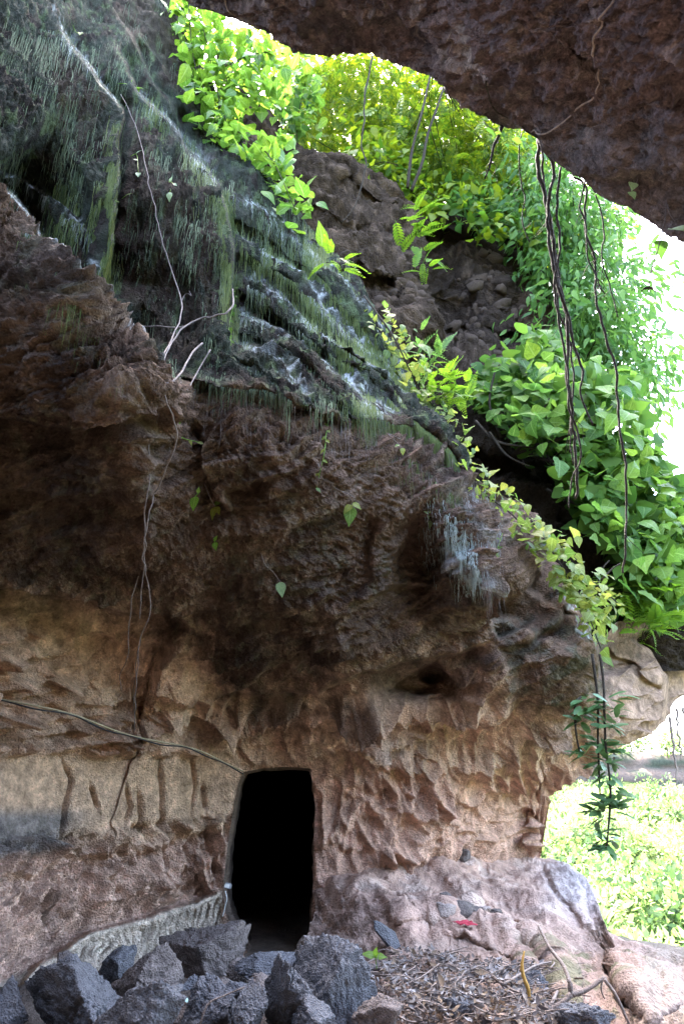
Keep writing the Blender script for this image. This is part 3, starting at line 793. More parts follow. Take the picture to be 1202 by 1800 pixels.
def featD(px, py):
    wp = np.stack([px / 60.0, py / 60.0, np.zeros_like(px)], -1)
    wob = (9 * fbm(wp, 3, 403), 9 * fbm(wp, 3, 441))
    S = lambda pts, a, w, sh=5, lead=0.0: step(px, py, pts, a, w, sh, wob, lead)
    h = S([(740, 640), (746, 560), (742, 480), (748, 390)], .9, 140, 4, .1)
    h += S([(520, 350), (600, 380), (680, 400), (720, 470)], .2, 40, 6)
    h += S([(600, 300), (650, 340), (690, 380)], .35, 50, 6)
    h += S([(560, 420), (620, 470), (690, 500), (735, 560)], .4, 50, 5, .05)
    h += S([(760, 500), (820, 480), (890, 500), (960, 540)], -.3, 60, 6)
    h += S([(760, 590), (830, 570), (900, 590), (960, 580)], .3, 40, 5)
    h += S([(790, 780), (850, 790), (930, 830), (985, 900), (1010, 960)], .5, 80, 6)
    h += S([(905, 430), (900, 500), (880, 560)], -.2, 60, 10)
    return h
ncd, nrd = 420, 420
xd = np.linspace(380, 1260, ncd)
td = pl(TOP_D, xd) + 8 * fbm(np.stack([xd / 25, xd * 0, xd * 0], -1), 4, 405)
ttd = np.linspace(0, 1, nrd)[:, None]
PXd = np.broadcast_to(xd[None], (nrd, ncd)).copy(); PYd = td[None] + (1180 - td)[None] * ttd
Wd = P(PXd, PYd, depthD(PXd, PYd) + featD(PXd, PYd))
Hd = .34 * fbm(Wd * .7, 5, 411, .55) + .07 * fbm(Wd * 5, 4, 412, .6)
Hd += .10 * (fbm(np.stack([Wd[..., 0] * .6, Wd[..., 1] * .6, (Wd[..., 2] + .5 * Wd[..., 0]) * 2.6], -1), 3, 416, .5, ridge=True) - .4)
czone = ss(-.1, .25, fbm(Wd * .7, 3, 417)) * ss(400, 440, PYd)
f1, f2, ci = worley2(PXd / 13 + fbm(Wd, 2, 413), PYd / 12 + fbm(Wd + 4, 2, 414), 415)
cob = ss(.24, .05, f1) * (ci > .55) * ss(760, 650, PYd) * czone
Hd += .035 * np.sqrt(np.clip(1 - f1 / .25, 0, 1)) * (ci > .55) * ss(760, 650, PYd) * czone
Nd = grid_normals(blur(Wd, 3))
Vd = Wd + Nd * (Hd * (.4 + .6 * ss(0, .02, ttd)))[..., None]
da, db = fbm(Wd * .9, 4, 421), fbm(Wd * 3, 4, 422)
Cd = np.empty(Wd.shape); Cd[:] = (.095, .066, .048)
Cd = mixc(Cd, (.24, .165, .12), ss(-.1, .4, db) * ss(760, 700, PXd) * .8)
Cd = mixc(Cd, (.07, .052, .045), ss(750, 780, PXd) * ss(640, 600, PYd) * .6)
Cd = mixc(Cd, (.21, .15, .115), cob * .7)
Cd = mixc(Cd, (.26, .17, .12), ss(890, 940, PXd) * ss(620, 560, PYd) * .6)
Cd = mixc(Cd, (.085, .062, .046), ss(640, 720, PYd) * .85)
Cd = np.clip(Cd * .40 * (1 + .4 * np.clip(fbm(Wd * 12, 3, 431), -1, 1))[..., None], .012, .6)
upd = back_rows(0, Vd[0], [(-3, .15), (-12, .6), (-30, 2.0), (-60, 5.0)])
Vda = np.concatenate([np.array(upd[::-1]), Vd], 0)
Cda = np.concatenate([np.repeat(Cd[:1], 4, 0), Cd], 0)
bluff = link('bluff', mesh_np('bluff', Vda, grid_quads(*Vda.shape[:2]), mat=M_BLUFF, col=Cda))
tag(bluff, kind='structure')

# ------------------------------------------------------------------ ground: cave floor, gorge, hillside and far cliffs in one sheet
def ground_h(x, y):
    cave = ss(26, 10, np.hypot(x * .8 + 2, (y - 2) * .8)) * ss(11, 3.0, x - .12 * y + np.maximum(0, y - 8) * .8)
    base = -13 + 3.0 * perlin(np.stack([x / 40, y / 40, x * 0], -1), 501)
    slope = ss(30, 105, y) * 14 + ss(105, 190, y) * 6
    r = np.hypot(x, y)
    back = ss(60, 300, r) * 14 * (y < 20)
    far = base + slope + back + 1.2 * fbm(np.stack([x / 9, y / 9, x * 0], -1), 3, 502)
    floor_ = .02 + .10 * fbm(np.stack([x * .7, y * .7, x * 0], -1), 3, 503) + .10 * ss(5.5, 3.2, y) * ss(-4, 0, y)
    return far * (1 - cave) + floor_ * cave
def warp(n, R, c0, core):
    t = np.linspace(-1, 1, n)
    return c0 + np.sign(t) * (np.abs(t) * core + (R - core) * np.abs(t) ** 5)
gx, gy = warp(260, 420, 1, 26), warp(300, 420, 14, 40)
GX, GY = np.meshgrid(gx, gy)
GZ = ground_h(GX, GY)
Vg = np.stack([GX, GY, GZ], -1)
ga = fbm(Vg * .25, 3, 511)
Cg = np.empty(Vg.shape); Cg[:] = (.035, .05, .018)
infl = ss(1.5, .3, np.abs(GZ)) * ss(22, 16, np.hypot(GX, GY))
Cg = mixc(Cg, (.20, .155, .12), np.clip(infl, 0, 1))
Cg = mixc(Cg, (.07, .075, .03), ss(0, .5, ga) * .5)
M_GROUND = rock_mat('soil', scale=0.8, bump=0.5)
ground = link('ground', mesh_np('ground', Vg, grid_quads(*Vg.shape[:2]), mat=M_GROUND, col=np.clip(Cg, .01, .6)))
tag(ground, kind='structure')

# unseen shelter wall, added behind and beside the camera to block sky light
th = np.radians(np.linspace(64, 258, 150))[None]; hz = np.linspace(0, 1, 60)[:, None]
Rw = 6.6 + 1.6 * np.sin(hz * math.pi) * .6 - 2.2 * hz ** 3
Wx = -.2 - Rw * np.sin(th) * 1.0; Wy = 1.5 + Rw * np.cos(th) * 1.05
Ww = np.stack([Wx, Wy, np.broadcast_to(-.3 + 5.4 * hz, Wx.shape)], -1)
Ww = Ww + .35 * fbm(Ww * .7, 4, 531)[..., None] * np.array([1, 1, .2])
Cw = np.empty(Ww.shape); Cw[:] = (.13, .095, .075)
Cw = mixc(Cw, (.07, .055, .045), ss(-.2, .4, fbm(Ww * 1.1, 4, 533)))
cw = link('light_block_wall', mesh_np('light_block_wall', Ww, grid_quads(*Ww.shape[:2]), mat=M_ROCK, col=Cw))
tag(cw, kind='structure')

# far rock band across the gorge
xf = np.linspace(-60, 130, 200); tf = np.linspace(0, 1, 50)[:, None]
Yf = 128 + 8 * np.sin(xf / 19.0)[None] - 9 * tf
zt = 8.6 + 1.5 * fbm(np.stack([xf / 14, xf * 0, xf * 0], -1), 3, 521)
Zf = zt[None] + (-6 - zt)[None] * tf
Xf = np.broadcast_to(xf[None], Zf.shape)
Wf = np.stack([Xf, np.broadcast_to(Yf, Zf.shape), Zf], -1)
Vf = Wf.copy(); Vf[..., 1] -= 1.8 * fbm(np.stack([Xf / 6, Zf / 14, Xf * 0], -1), 4, 522) + .8 * np.abs(np.sin(Zf * 1.1 + .05 * Xf))
bkf = Vf[0].copy(); bkf[:, 1] += 30; bkf[:, 2] += 1
Vf = np.concatenate([bkf[None], Vf], 0)
Cf = np.empty(Vf.shape); Cf[:] = (.13, .095, .08)
Cf = mixc(Cf, (.06, .065, .05), ss(-.2, .4, fbm(np.stack([Vf[..., 0] / 4, Vf[..., 2] / 2, Vf[..., 0] * 0], -1), 4, 523)))
fc = link('far_cliff', mesh_np('far_cliff', Vf, grid_quads(*Vf.shape[:2]), mat=M_BLUFF, col=Cf))
tag(fc, kind='structure')
# ------------------------------------------------------------------ shared builders for plants, cords and stones
def surf(px, py):
    """Point and outward normal of the cliff face at a photo pixel."""
    px = np.atleast_1d(np.asarray(px, float)); py = np.atleast_1d(np.asarray(py, float))
    ci_ = np.clip(np.searchsorted(xs, px), 0, len(xs) - 1)
    ri = np.empty(len(ci_), int)
    for k, c in enumerate(ci_):
        ri[k] = min(np.searchsorted(PY[:, c], py[k]), PY.shape[0] - 1)
    return V_A[ri, ci_], N_A[ri, ci_]
def surf_shelf(px, py):
    px = np.atleast_1d(np.asarray(px, float)); py = np.atleast_1d(np.asarray(py, float))
    ci_ = np.clip(np.searchsorted(xp, px), 0, len(xp) - 1)
    ri = np.array([min(np.searchsorted(PYp[:, c], y), PYp.shape[0] - 1) for c, y in zip(ci_, py)])
    return Vp[ri, ci_], Np[ri, ci_]
def surf_grid(px, py, xg, PYg, Vg_, Ng_):
    px = np.atleast_1d(np.asarray(px, float)); py = np.atleast_1d(np.asarray(py, float))
    ci_ = np.clip(np.searchsorted(xg, px), 0, len(xg) - 1)
    ri = np.array([min(np.searchsorted(PYg[:, c], y), PYg.shape[0] - 1) for c, y in zip(ci_, py)])
    return Vg_[ri, ci_], Ng_[ri, ci_]
PXX = PX

def catmull(pts, n=6):
    p = np.array(pts, float)
    q = np.concatenate([[2 * p[0] - p[1]], p, [2 * p[-1] - p[-2]]])
    out = []
    for i in range(1, len(q) - 2):
        for t in np.arange(n) / n:
            out.append(.5 * ((2 * q[i]) + (q[i + 1] - q[i - 1]) * t + (2 * q[i - 1] - 5 * q[i] + 4 * q[i + 1] - q[i + 2]) * t * t + (-q[i - 1] + 3 * q[i] - 3 * q[i + 1] + q[i + 2]) * t ** 3))
    out.append(p[-1])
    return np.array(out)

def tube_np(pts, r, sides=6, jit=0.0):
    p = np.asarray(pts, float)
    n = len(p)
    r = np.interp(np.linspace(0, 1, n), np.linspace(0, 1, len(np.atleast_1d(r))), np.atleast_1d(r))
    t = np.gradient(p, axis=0); t /= np.linalg.norm(t, axis=1)[:, None] + 1e-9
    ref = np.where(np.abs(t[:, 2:3]) > .9, np.array([[1.0, 0, 0]]), np.array([[0, 0, 1.0]]))
    a = np.cross(t, ref); a /= np.linalg.norm(a, axis=1)[:, None] + 1e-9
    for i in range(1, n):
        if (a[i] * a[i - 1]).sum() < 0: a[i] *= -1
        a[i] = a[i] - t[i] * (a[i] * t[i]).sum() if False else a[i]
    b = np.cross(t, a)
    th = np.arange(sides) * 2 * math.pi / sides
    rr = r[:, None] * (1 + jit * RNG.normal(size=(n, sides)))
    ring = p[:, None] + rr[..., None] * (np.cos(th)[None, :, None] * a[:, None] + np.sin(th)[None, :, None] * b[:, None])
    q = grid_quads(n, sides, wrap=True)
    caps = [[k, (k + 1) % sides, sides // 2] for k in range(0)]
    Vt = np.concatenate([ring.reshape(-1, 3), p[:1], p[-1:]])
    i0, i1 = n * sides, n * sides + 1
    tris = np.array([[i0, (k + 1) % sides, k] for k in range(sides)] + [[i1, (n - 1) * sides + k, (n - 1) * sides + (k + 1) % sides] for k in range(sides)])
    return Vt, q, tris

class Bag:
    """Collects pieces that make one part."""
    def __init__(s): s.v, s.q, s.t, s.n = [], [], [], 0
    def add(s, V, q=None, t=None):
        s.v.append(np.asarray(V, float))
        if q is not None and len(q): s.q.append(np.asarray(q) + s.n)
        if t is not None and len(t): s.t.append(np.asarray(t) + s.n)
        s.n += len(V); return s
    def tube(s, pts, r, sides=6, n=5, jit=0.0):
        return s.add(*tube_np(catmull(pts, n) if n else pts, r, sides, jit))
    def build(s, name, mat, parent=None, origin=None, smooth=True):
        V = np.concatenate(s.v)
        o = np.zeros(3) if origin is None else np.asarray(origin, float)
        if parent is not None and origin is None: o = np.array(parent.location)
        me = mesh_np(name, V - o, np.concatenate(s.q) if s.q else None, np.concatenate(s.t) if s.t else None, mat=mat, smooth=smooth)
        return link(name, me, parent, None if parent is not None else Vector(o))

# leaves in local space: stalk at the origin, blade along +Y, upper face +Z, length 1
def blade(outline, fold=.12, droop=.25, wave=.03, seed=0, fine=False):
    """Leaf blade from half-widths at stations along the midrib, folded on the rib, drooping to its tip, its edge a little wavy."""
    r = random.Random(seed)
    if fine:
        ys = np.linspace(outline[0][0], 1, 11); o_ = np.array(outline, float)
        c_ = catmull([(a, b, 0) for a, b in o_], 5); outline = [(y, max(.004, float(np.interp(y, c_[:, 0], c_[:, 1])))) for y in ys]
    V, q, uv = [], [], []
    side = r.uniform(-.08, .08)
    for i, (y, w) in enumerate(outline):
        z = -droop * max(y, 0) ** 2
        xo = side * y * y
        e1, e2 = r.uniform(-wave, wave), r.uniform(-wave, wave)
        back = .10 * w
        if fine:
            for s_, e in ((-1, e1), (-.55, e1 * .3), (0, 0), (.55, e2 * .3), (1, e2)):
                V.append((xo + s_ * w, y - abs(s_) * back, z + fold * abs(s_) * w * (1.3 - .5 * abs(s_)) + e)); uv.append((abs(s_), y))
        else:
            V += [(xo - w, y, z + fold * w + e1), (xo, y, z), (xo + w, y, z + fold * w + e2)]; uv += [(1, y), (0, y), (1, y)]
    m = 5 if fine else 3
    for i in range(len(outline) - 1):
        a = m * i
        q += [[a + k, a + k + 1, a + m + k + 1, a + m + k] for k in range(m - 1)]
    return np.array(V), np.array(q), None, np.array(uv)
HEART = [(-.08, .16), (.0, .36), (.16, .46), (.38, .42), (.62, .27), (.84, .10), (1.0, .01)]
OVATE = [(0, .02), (.12, .18), (.32, .30), (.55, .27), (.78, .13), (1.0, .01)]
LANCE = [(0, .02), (.2, .12), (.45, .15), (.75, .09), (1.0, .01)]
ELLIP = [(0, .05), (.25, .22), (.6, .25), (.9, .12), (1.0, .03)]
DIAMOND = (np.array([(0, 0, 0), (.24, .45, .03), (0, 1, -.12), (-.24, .45, .03)]), np.array([[0, 1, 2, 3]]), None, None)
def frond_np(n=9, leaf=.22, up=.15, taper=True, shape=ELLIP, droop=.3):
    """A feathered leaf: rib with leaflets in pairs."""
    B = Bag()
    ys = np.linspace(.12, .98, n)
    rib = [(0, y, -droop * y * y) for y in np.linspace(0, 1, 6)]
    B.tube(rib, [.012, .005], 3, 0)
    bv, bq, _, _ = blade(shape, .1, .2, .0)
    for i, y in enumerate(ys):
        L = leaf * ((1 - .75 * abs(y - .42) / .6) if taper else 1)
        for sg in (-1, 1):
            a = math.radians(62 - 25 * y) * sg
            c, s_ = math.cos(a), math.sin(a)
            v = bv * L
            v = np.stack([v[:, 0] * c + v[:, 1] * s_, -v[:, 0] * s_ + v[:, 1] * c, v[:, 2] + up * .2 * v[:, 1]], -1)
            B.add(v + np.array([0, y, -droop * y * y]), bq)
    v = bv * leaf * .6
    B.add(v + np.array([0, .98, -droop * .96]), bq)
    return np.concatenate(B.v), np.concatenate(B.q), (np.concatenate(B.t) if B.t else None), None

def rot_frames(d, up, roll):
    """Matrices whose Y runs along D and whose Z leans to UP, rolled."""
    d = d / (np.linalg.norm(d, axis=1)[:, None] + 1e-9)
    x = np.cross(d, up); x /= np.linalg.norm(x, axis=1)[:, None] + 1e-9
    z = np.cross(x, d)
    c, s_ = np.cos(roll)[:, None], np.sin(roll)[:, None]
    x2, z2 = x * c + z * s_, z * c - x * s_
    return np.stack([x2, d, z2], -1)

def scatter_np(geo, pos, M, size):
    v, q, t, _ = geo
    Vs = np.einsum('nij,kj->nki', M, v) * np.asarray(size)[:, None, None] + pos[:, None]
    off = (np.arange(len(pos)) * len(v))
    Q = (q[None] + off[:, None, None]).reshape(-1, 4) if q is not None else None
    T = (t[None] + off[:, None, None]).reshape(-1, 3) if t is not None and len(t) else None
    return Vs.reshape(-1, 3), Q, T

def leaf_joined(name, geo, pos, M, size, mat, parent, kind=None):
    Vs, Q, T = scatter_np(geo, pos, M, size)
    o = np.array(parent.location) if parent is not None else np.zeros(3)
    ob = link(name, mesh_np(name, Vs - o, Q, T, mat=mat, smooth=True, luv=None if geo[3] is None else np.tile(geo[3], (len(pos), 1))), parent)
    if kind: ob['kind'] = kind
    return ob

_meshes = {}
def leaf_mesh(key, geo, mat):
    if (key, mat.name) not in _meshes:
        _meshes[(key, mat.name)] = mesh_np('leaf_' + key, geo[0], geo[1], geo[2], mat=mat, smooth=True, luv=geo[3])
    return _meshes[(key, mat.name)]
def leaf_objects(name, me_list, pos, M, size, parent):
    o = np.array(parent.location) if parent is not None else np.zeros(3)
    for k in range(len(pos)):
        ob = link(name, me_list[k % len(me_list)], parent)
        m = M[k] * size[k]
        p = pos[k] - o
        ob.matrix_local = Matrix([[*m[0], p[0]], [*m[1], p[1]], [*m[2], p[2]], [0, 0, 0, 1]])

def rand_dirs(n, base, spread):
    d = np.asarray(base, float)[None] + spread * RNG.normal(size=(n, 3))
    return d / np.linalg.norm(d, axis=1)[:, None]

def in_poly_pts(poly, n, seed=0):
    g = np.random.default_rng(seed)
    a = np.array(poly, float)
    out = np.zeros((0, 2))
    while len(out) < n:
        c = g.uniform(a.min(0), a.max(0), size=(n * 3, 2))
        out = np.concatenate([out, c[inpoly(c[:, 0], c[:, 1], poly)]])
    return out[:n]

# ------------------------------------------------------------------ materials of plants
M_LIME = leaf_mat('lime_leaf', (.05, .12, .02), (.115, .20, .032), .48, veins=True)
M_CANOPY = leaf_mat('canopy_leaf', (.042, .10, .016), (.165, .21, .025), .5)
M_TREE2 = leaf_mat('tree_leaf', (.042, .105, .028), (.10, .185, .045), .5)
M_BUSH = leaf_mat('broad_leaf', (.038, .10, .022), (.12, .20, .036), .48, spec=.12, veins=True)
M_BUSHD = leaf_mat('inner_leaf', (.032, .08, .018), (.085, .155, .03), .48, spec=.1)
M_FERN = leaf_mat('fern_leaf', (.08, .17, .025), (.13, .22, .03), .5)
M_VINEL = leaf_mat('vine_leaf', (.065, .12, .025), (.16, .175, .04), .48, veins=True)
M_SUCC = leaf_mat('succulent_leaf', (.045, .10, .035), (.07, .13, .045), .12, rough=.4)
M_PALE = leaf_mat('pale_leaf', (.16, .24, .12), (.26, .34, .20), .4, veins=True)
M_MOSS = leaf_mat('moss_strand', (.035, .050, .034), (.12, .15, .095), .3, rough=.9, spec=.03)
M_MOSS2 = leaf_mat('yellow_moss', (.045, .066, .024), (.105, .132, .052), .3, rough=.9, spec=.03)
M_LICH = leaf_mat('pale_moss', (.13, .155, .14), (.25, .28, .27), .2, rough=.9)
M_BARK = plain_mat('bark', (.032, .025, .019), .9, .4, 60, .4)
M_VINE = plain_mat('dark_vine', (.030, .024, .020), .85, .35, 80, .4)
M_ROOT = plain_mat('pale_root', (.125, .105, .10), .8, .35, 80, .3)
M_TWIG = plain_mat('dry_twig', (.20, .155, .13), .85, .4, 80, .4)
M_FARL = leaf_mat('far_leaf', (.10, .155, .05), (.19, .235, .10), .4)
M_FARD = leaf_mat('far_dark_leaf', (.035, .07, .022), (.075, .12, .04), .35)

hearts = [blade(HEART, f, d, w, k, True) for k, (f, d, w) in enumerate([(.15, .25, .03), (.3, .1, .05), (.05, .45, .02), (.2, -.1, .04)])]
ovates = [blade(OVATE, f, d, w, k + 9, True) for k, (f, d, w) in enumerate([(.15, .25, .02), (.35, .1, .04), (.05, .5, .02)])]

# ------------------------------------------------------------------ moss hanging from the cliff
def strands(n, weight, seed, lmin, lmax, wid, mat, name, label, cat, off=.012, seg=5):
    g = np.random.default_rng(seed)
    w = weight.ravel() / weight.sum()
    idx = g.choice(weight.size, size=n, p=w)
    r0, c0 = np.unravel_index(idx, weight.shape)
    B_v = np.empty((n, seg + 1, 2, 3)); Ylast = None
    px0, py0 = PX_A[r0, c0], PY_A[r0, c0]
    L = g.uniform(lmin, lmax, n) * g.uniform(.5, 1, n)
    dx = (px0 - 601) / (py0 + 1983) + g.normal(size=n) * .05
    rowstep = np.maximum(PY_A[np.minimum(r0 + 1, PY_A.shape[0] - 1), c0] - py0, .5)
    for k in range(seg + 1):
        d = L * k / seg
        rr = np.clip(r0 + (d / rowstep).astype(int), 0, PX_A.shape[0] - 1)
        cc_ = np.clip(np.searchsorted(xs, px0 + dx * d), 0, len(xs) - 1)
        sp = V_A[rr, cc_] + N_A[rr, cc_] * off
        Yk = sp[:, 1]
        if Ylast is None: Y = Yk
        else: Y = np.minimum(Yk, Ylast + .012)
        Ylast = Y
        p = P(px0 + dx * d + g.normal(size=n) * .8, PY_A[rr, cc_], Y)
        ww = wid * (1 - .75 * k / seg) * g.uniform(.5, 1.3, n)
        B_v[:, k, 0] = p - np.array([1, 0, 0]) * ww[:, None] * .5
        B_v[:, k, 1] = p + np.array([1, 0, 0]) * ww[:, None] * .5 + np.array([0, 1, 0]) * (g.normal(size=n) * .4 * ww)[:, None]
    q1 = np.array([[2 * k, 2 * k + 1, 2 * k + 3, 2 * k + 2] for k in range(seg)])
    Q = (q1[None] + (np.arange(n) * 2 * (seg + 1))[:, None, None]).reshape(-1, 4)
    o = link(name, mesh_np(name, B_v.reshape(-1, 3), Q, mat=mat, smooth=True))
    return tag(o, label, cat, kind='stuff')
patch = ss(-.25, .35, fbm(np.stack([PX_A / 45, PY_A / 150, PX_A * 0], -1), 4, 601))
okA = (PX_A > -30) & (PX_A < 900)
strands(6000, (MOSS_A * okA * (.04 + patch) * (1 + 3 * RIM_A)), 611, 18, 75, .0075, M_MOSS, 'moss', 'dark green moss hanging in strands down the damp cliff', 'moss')
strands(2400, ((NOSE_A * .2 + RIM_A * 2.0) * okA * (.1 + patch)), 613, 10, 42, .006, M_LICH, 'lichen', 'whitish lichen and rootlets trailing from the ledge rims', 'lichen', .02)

ew = np.zeros_like(PX_A)
for pts, wd, k_ in [([(186, 330), (190, 420), (186, 520)], 16, 1.0), ([(205, 200), (200, 300), (192, 420)], 10, .7), ([(398, 340), (408, 430), (405, 560)], 9, 1.4), ([(250, 165), (320, 240), (385, 325)], 9, .5), ([(560, 440), (640, 540), (700, 620)], 34, .6), ([(610, 600), (660, 660), (720, 710), (780, 760)], 26, .9), ([(430, 420), (520, 480), (600, 560)], 22, .5), ([(60, 400), (120, 490), (190, 555), (260, 620)], 12, .7), ([(100, 330), (160, 400)], 14, .5), ([(640, 500), (700, 620), (750, 700)], 18, .8)]:
    d, s, t = polydist(PX_A, PY_A, pts)
    ew = np.maximum(ew, k_ * np.exp(-(d / wd) ** 2))
strands(6500, ew * (.15 + patch), 617, 30, 130, .0065, M_MOSS2, 'moss', 'yellow green moss curtains fringing the edges of the ledges', 'moss', .016, 7)

lw = np.exp(-((PY_A - pl(MOSS_LIP, PX_A) - 4) / 9.0) ** 2) * (PX_A > 180) * (PX_A < 840) + .5 * np.exp(-((PX_A - 860) / 14.0) ** 2 - ((PY_A - 960) / 60.0) ** 2) + .3 * np.exp(-((PX_A - 295) / 26.0) ** 2 - ((PY_A - 770) / 50.0) ** 2)
strands(420, lw * okA, 619, 25, 110, .004, M_ROOT, 'root_hairs', 'fine pale root hairs hanging below the mossy lip', 'roots', .05, 7)

# ------------------------------------------------------------------ trees above the bluff
def tree(name, label, group, poly, Yr, trunk, n, leaf, mat, geo, tr=.06, seed=0, droop=-.4, leaves_parts=0, clumps=None, dens=1.6):
    """Trunk through the given (px, py, Y) points; crown of leaf clumps on twigs spread through a volume."""
    g = np.random.default_rng(seed)
    tp_ = np.array([P(*t) for t in trunk])
    root = empty(name, Vector(tp_[0]), label, 'tree', group)
    B = Bag(); B.tube(tp_, [tr, tr * .55], 8, 6, .06)
    B.build('trunk', M_BARK, root)
    k = clumps or max(18, n // 160)
    c2 = in_poly_pts(poly, k, seed + 1)
    cY = g.uniform(*Yr, k)
    cp = P(c2[:, 0], c2[:, 1], cY)
    tw = Bag()
    line = catmull(tp_, 6)
    for c in cp[:min(k, 60)]:
        j = np.argmin(np.linalg.norm(line - (c - np.array([0, 0, .8])), axis=1))
        a = line[j]; m = (a + c) / 2 + g.normal(size=3) * .15
        tw.tube([a, m, c], [tr * .28, tr * .08], 4, 4)
    tw.build('branches', M_BARK, root)
    per = n // k
    rad = g.uniform(.5, 1.25, k) * dens * leaf * 3.2
    ctr = np.repeat(cp, per, 0)
    q = g.normal(size=(len(ctr), 3)); q /= np.linalg.norm(q, axis=1)[:, None]
    q *= g.uniform(.15, 1, len(ctr))[:, None] ** .6
    pos = ctr + q * np.repeat(rad, per)[:, None] * np.array([1, 1, .62])
    d = q * .8 + g.normal(size=q.shape) * .5 + np.array([0, 0, droop])
    up = g.normal(size=q.shape) * .45 + np.array([0, -.1, 1.0])
    M = rot_frames(d, up, g.normal(size=len(q)) * .4)
    size = leaf * g.uniform(.6, 1.25, len(q))
    np_ = min(leaves_parts, len(pos))
    if np_:
        order = np.argsort(pos[:, 1])[:np_]
        rest = np.setdiff1d(np.arange(len(pos)), order)
        leaf_objects('leaf', [leaf_mesh(name, geo, mat)], pos[order], M[order], size[order], root)
    else:
        rest = np.arange(len(pos))
    leaf_joined('crown', geo, pos[rest], M[rest], size[rest], mat, root)
    return root
PINN = frond_np(7, .34, shape=[(0, .04), (.4, .24), (1, .02)], droop=.35)
LNC = blade([(0, .03), (.25, .17), (.6, .15), (1, .01)], .15, .35)
OV = blade([(0, .03), (.3, .3), (.65, .22), (1, .01)], .15, .25)
tree('feathery_tree', 'yellow green feathery tree at the upper end of the gap, beside the leafy creeper', 'trees above the bluff', [(500, 120), (530, 95), (640, 85), (690, 130), (690, 230), (640, 290), (560, 262), (510, 215)], (13.5, 16.5),
     [(655, 300, 14.6), (640, 230, 15), (600, 130, 15.5), (590, 20, 16)], 2600, .46, M_CANOPY, PINN, .06, 701)
tree('slender_tree', 'slender leaning sapling with bare dark trunk, left one of the crossing pair', 'trees above the bluff', [(640, 100), (760, 150), (790, 200), (770, 310), (690, 300), (650, 240)], (13, 15.5),
     [(716, 330, 11.4), (724, 265, 11.3), (742, 195, 11.3), (760, 120, 11.8), (790, 30, 12.4)], 1500, .52, M_CANOPY, PINN, .038, 702)
tree('slender_tree', 'slender leaning sapling with bare dark trunk, right one of the crossing pair', 'trees above the bluff', [(760, 160), (830, 200), (900, 230), (890, 330), (800, 380), (740, 340)], (13, 15.5),
     [(723, 335, 11.4), (742, 285, 11.3), (752, 235, 11.3), (776, 165, 11.4), (800, 90, 12.2)], 1700, .50, M_CANOPY, PINN, .04, 703)
tree('gnarled_tree', 'low gnarled tree with crooked dark limbs on the bluff top under lime foliage', 'trees above the bluff', [(790, 300), (900, 250), (960, 300), (950, 430), (880, 420), (790, 380)], (13.2, 16),
     [(800, 395, 13.6), (835, 350, 13.8), (850, 320, 14), (880, 240, 14.5), (900, 120, 15)], 2600, .28, M_CANOPY, OV, .08, 704)
tree('drooping_tree', 'tall tree of hanging green sprays against the white sky beyond the bluff', 'trees above the bluff', [(930, 240), (990, 300), (1040, 345), (1085, 400), (1100, 480), (1100, 560), (1115, 650), (1110, 700), (1000, 700), (965, 560), (955, 440)], (11.5, 14),
     [(1010, 760, 12.6), (1000, 640, 12.8), (985, 500, 13), (975, 380, 13.4), (970, 230, 14)], 9000, .26, M_TREE2, LNC, .10, 705, -.7, clumps=90)
tree('backing_tree', 'broad pale green tree filling the gap behind the crossing saplings', 'trees above the bluff', [(520, 90), (760, 110), (960, 240), (1020, 320), (1050, 430), (1000, 480), (880, 420), (700, 330), (560, 280)], (17.5, 21),
     [(880, 470, 18.5), (860, 350, 19), (850, 200, 19.5), (840, 40, 20)], 3600, .34, M_CANOPY, OV, .16, 706)

# ------------------------------------------------------------------ leafy creeper at the upper end of the cliff edge
def shrub(name, label, cat, group, poly, depth, n_part, n_in, size, mats, geos, stems, seed, out=(0, -.8, .1), up=(0, -.5, 1), thick=.5, key='leaf', spread=.5, stem_r=.012, part='leaf', bark=None):
    """Plant with its front leaves as parts, inner leaves joined, and stems."""
    g = np.random.default_rng(seed)
    base = np.array(P(*stems[0][0]))
    root = empty(name, Vector(base), label, cat, group)
    B = Bag()
    for s_ in stems:
        B.tube([P(*q) for q in s_], [stem_r, stem_r * .5], 5, 5)
    B.build('stems', bark or M_BARK, root)
    c = in_poly_pts(poly, n_part + n_in, seed + 1)
    Yb = np.array([depth(a, b) for a, b in c])
    n = len(c)
    inner = np.arange(n) >= n_part
    Yv = Yb + np.where(inner, g.uniform(.1, thick, n), g.uniform(-.25, .1, n) * thick)
    pos = P(c[:, 0], c[:, 1], Yv)
    d = np.array(out)[None] + g.normal(size=(n, 3)) * spread + np.array([0, 0, -.45])
    u = np.array(up)[None] + g.normal(size=(n, 3)) * .45
    M = rot_frames(d, u, g.normal(size=n) * .35)
    sz = size * g.uniform(.42, 1.25, n)
    pos = pos - M[:, :, 1] * sz[:, None] * .5 + g.normal(size=(n, 3)) * size * .45
    mes = [leaf_mesh(key + str(k), gg, mats[0]) for k, gg in enumerate(geos)]
    a = np.where(~inner)[0]
    leaf_objects(part, mes, pos[a], M[a], sz[a], root)
    if n_in:
        b = np.where(inner)[0]
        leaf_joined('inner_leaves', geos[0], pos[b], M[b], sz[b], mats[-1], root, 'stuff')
    return root
def dep_cl(off):
    return lambda a, b: float(depthA(np.array([a]), np.array([b]))[0]) + off
def dep_lin(a0, a1, y0, y1):
    return lambda a, b: y0 + (y1 - y0) * (b - a0) / (a1 - a0)
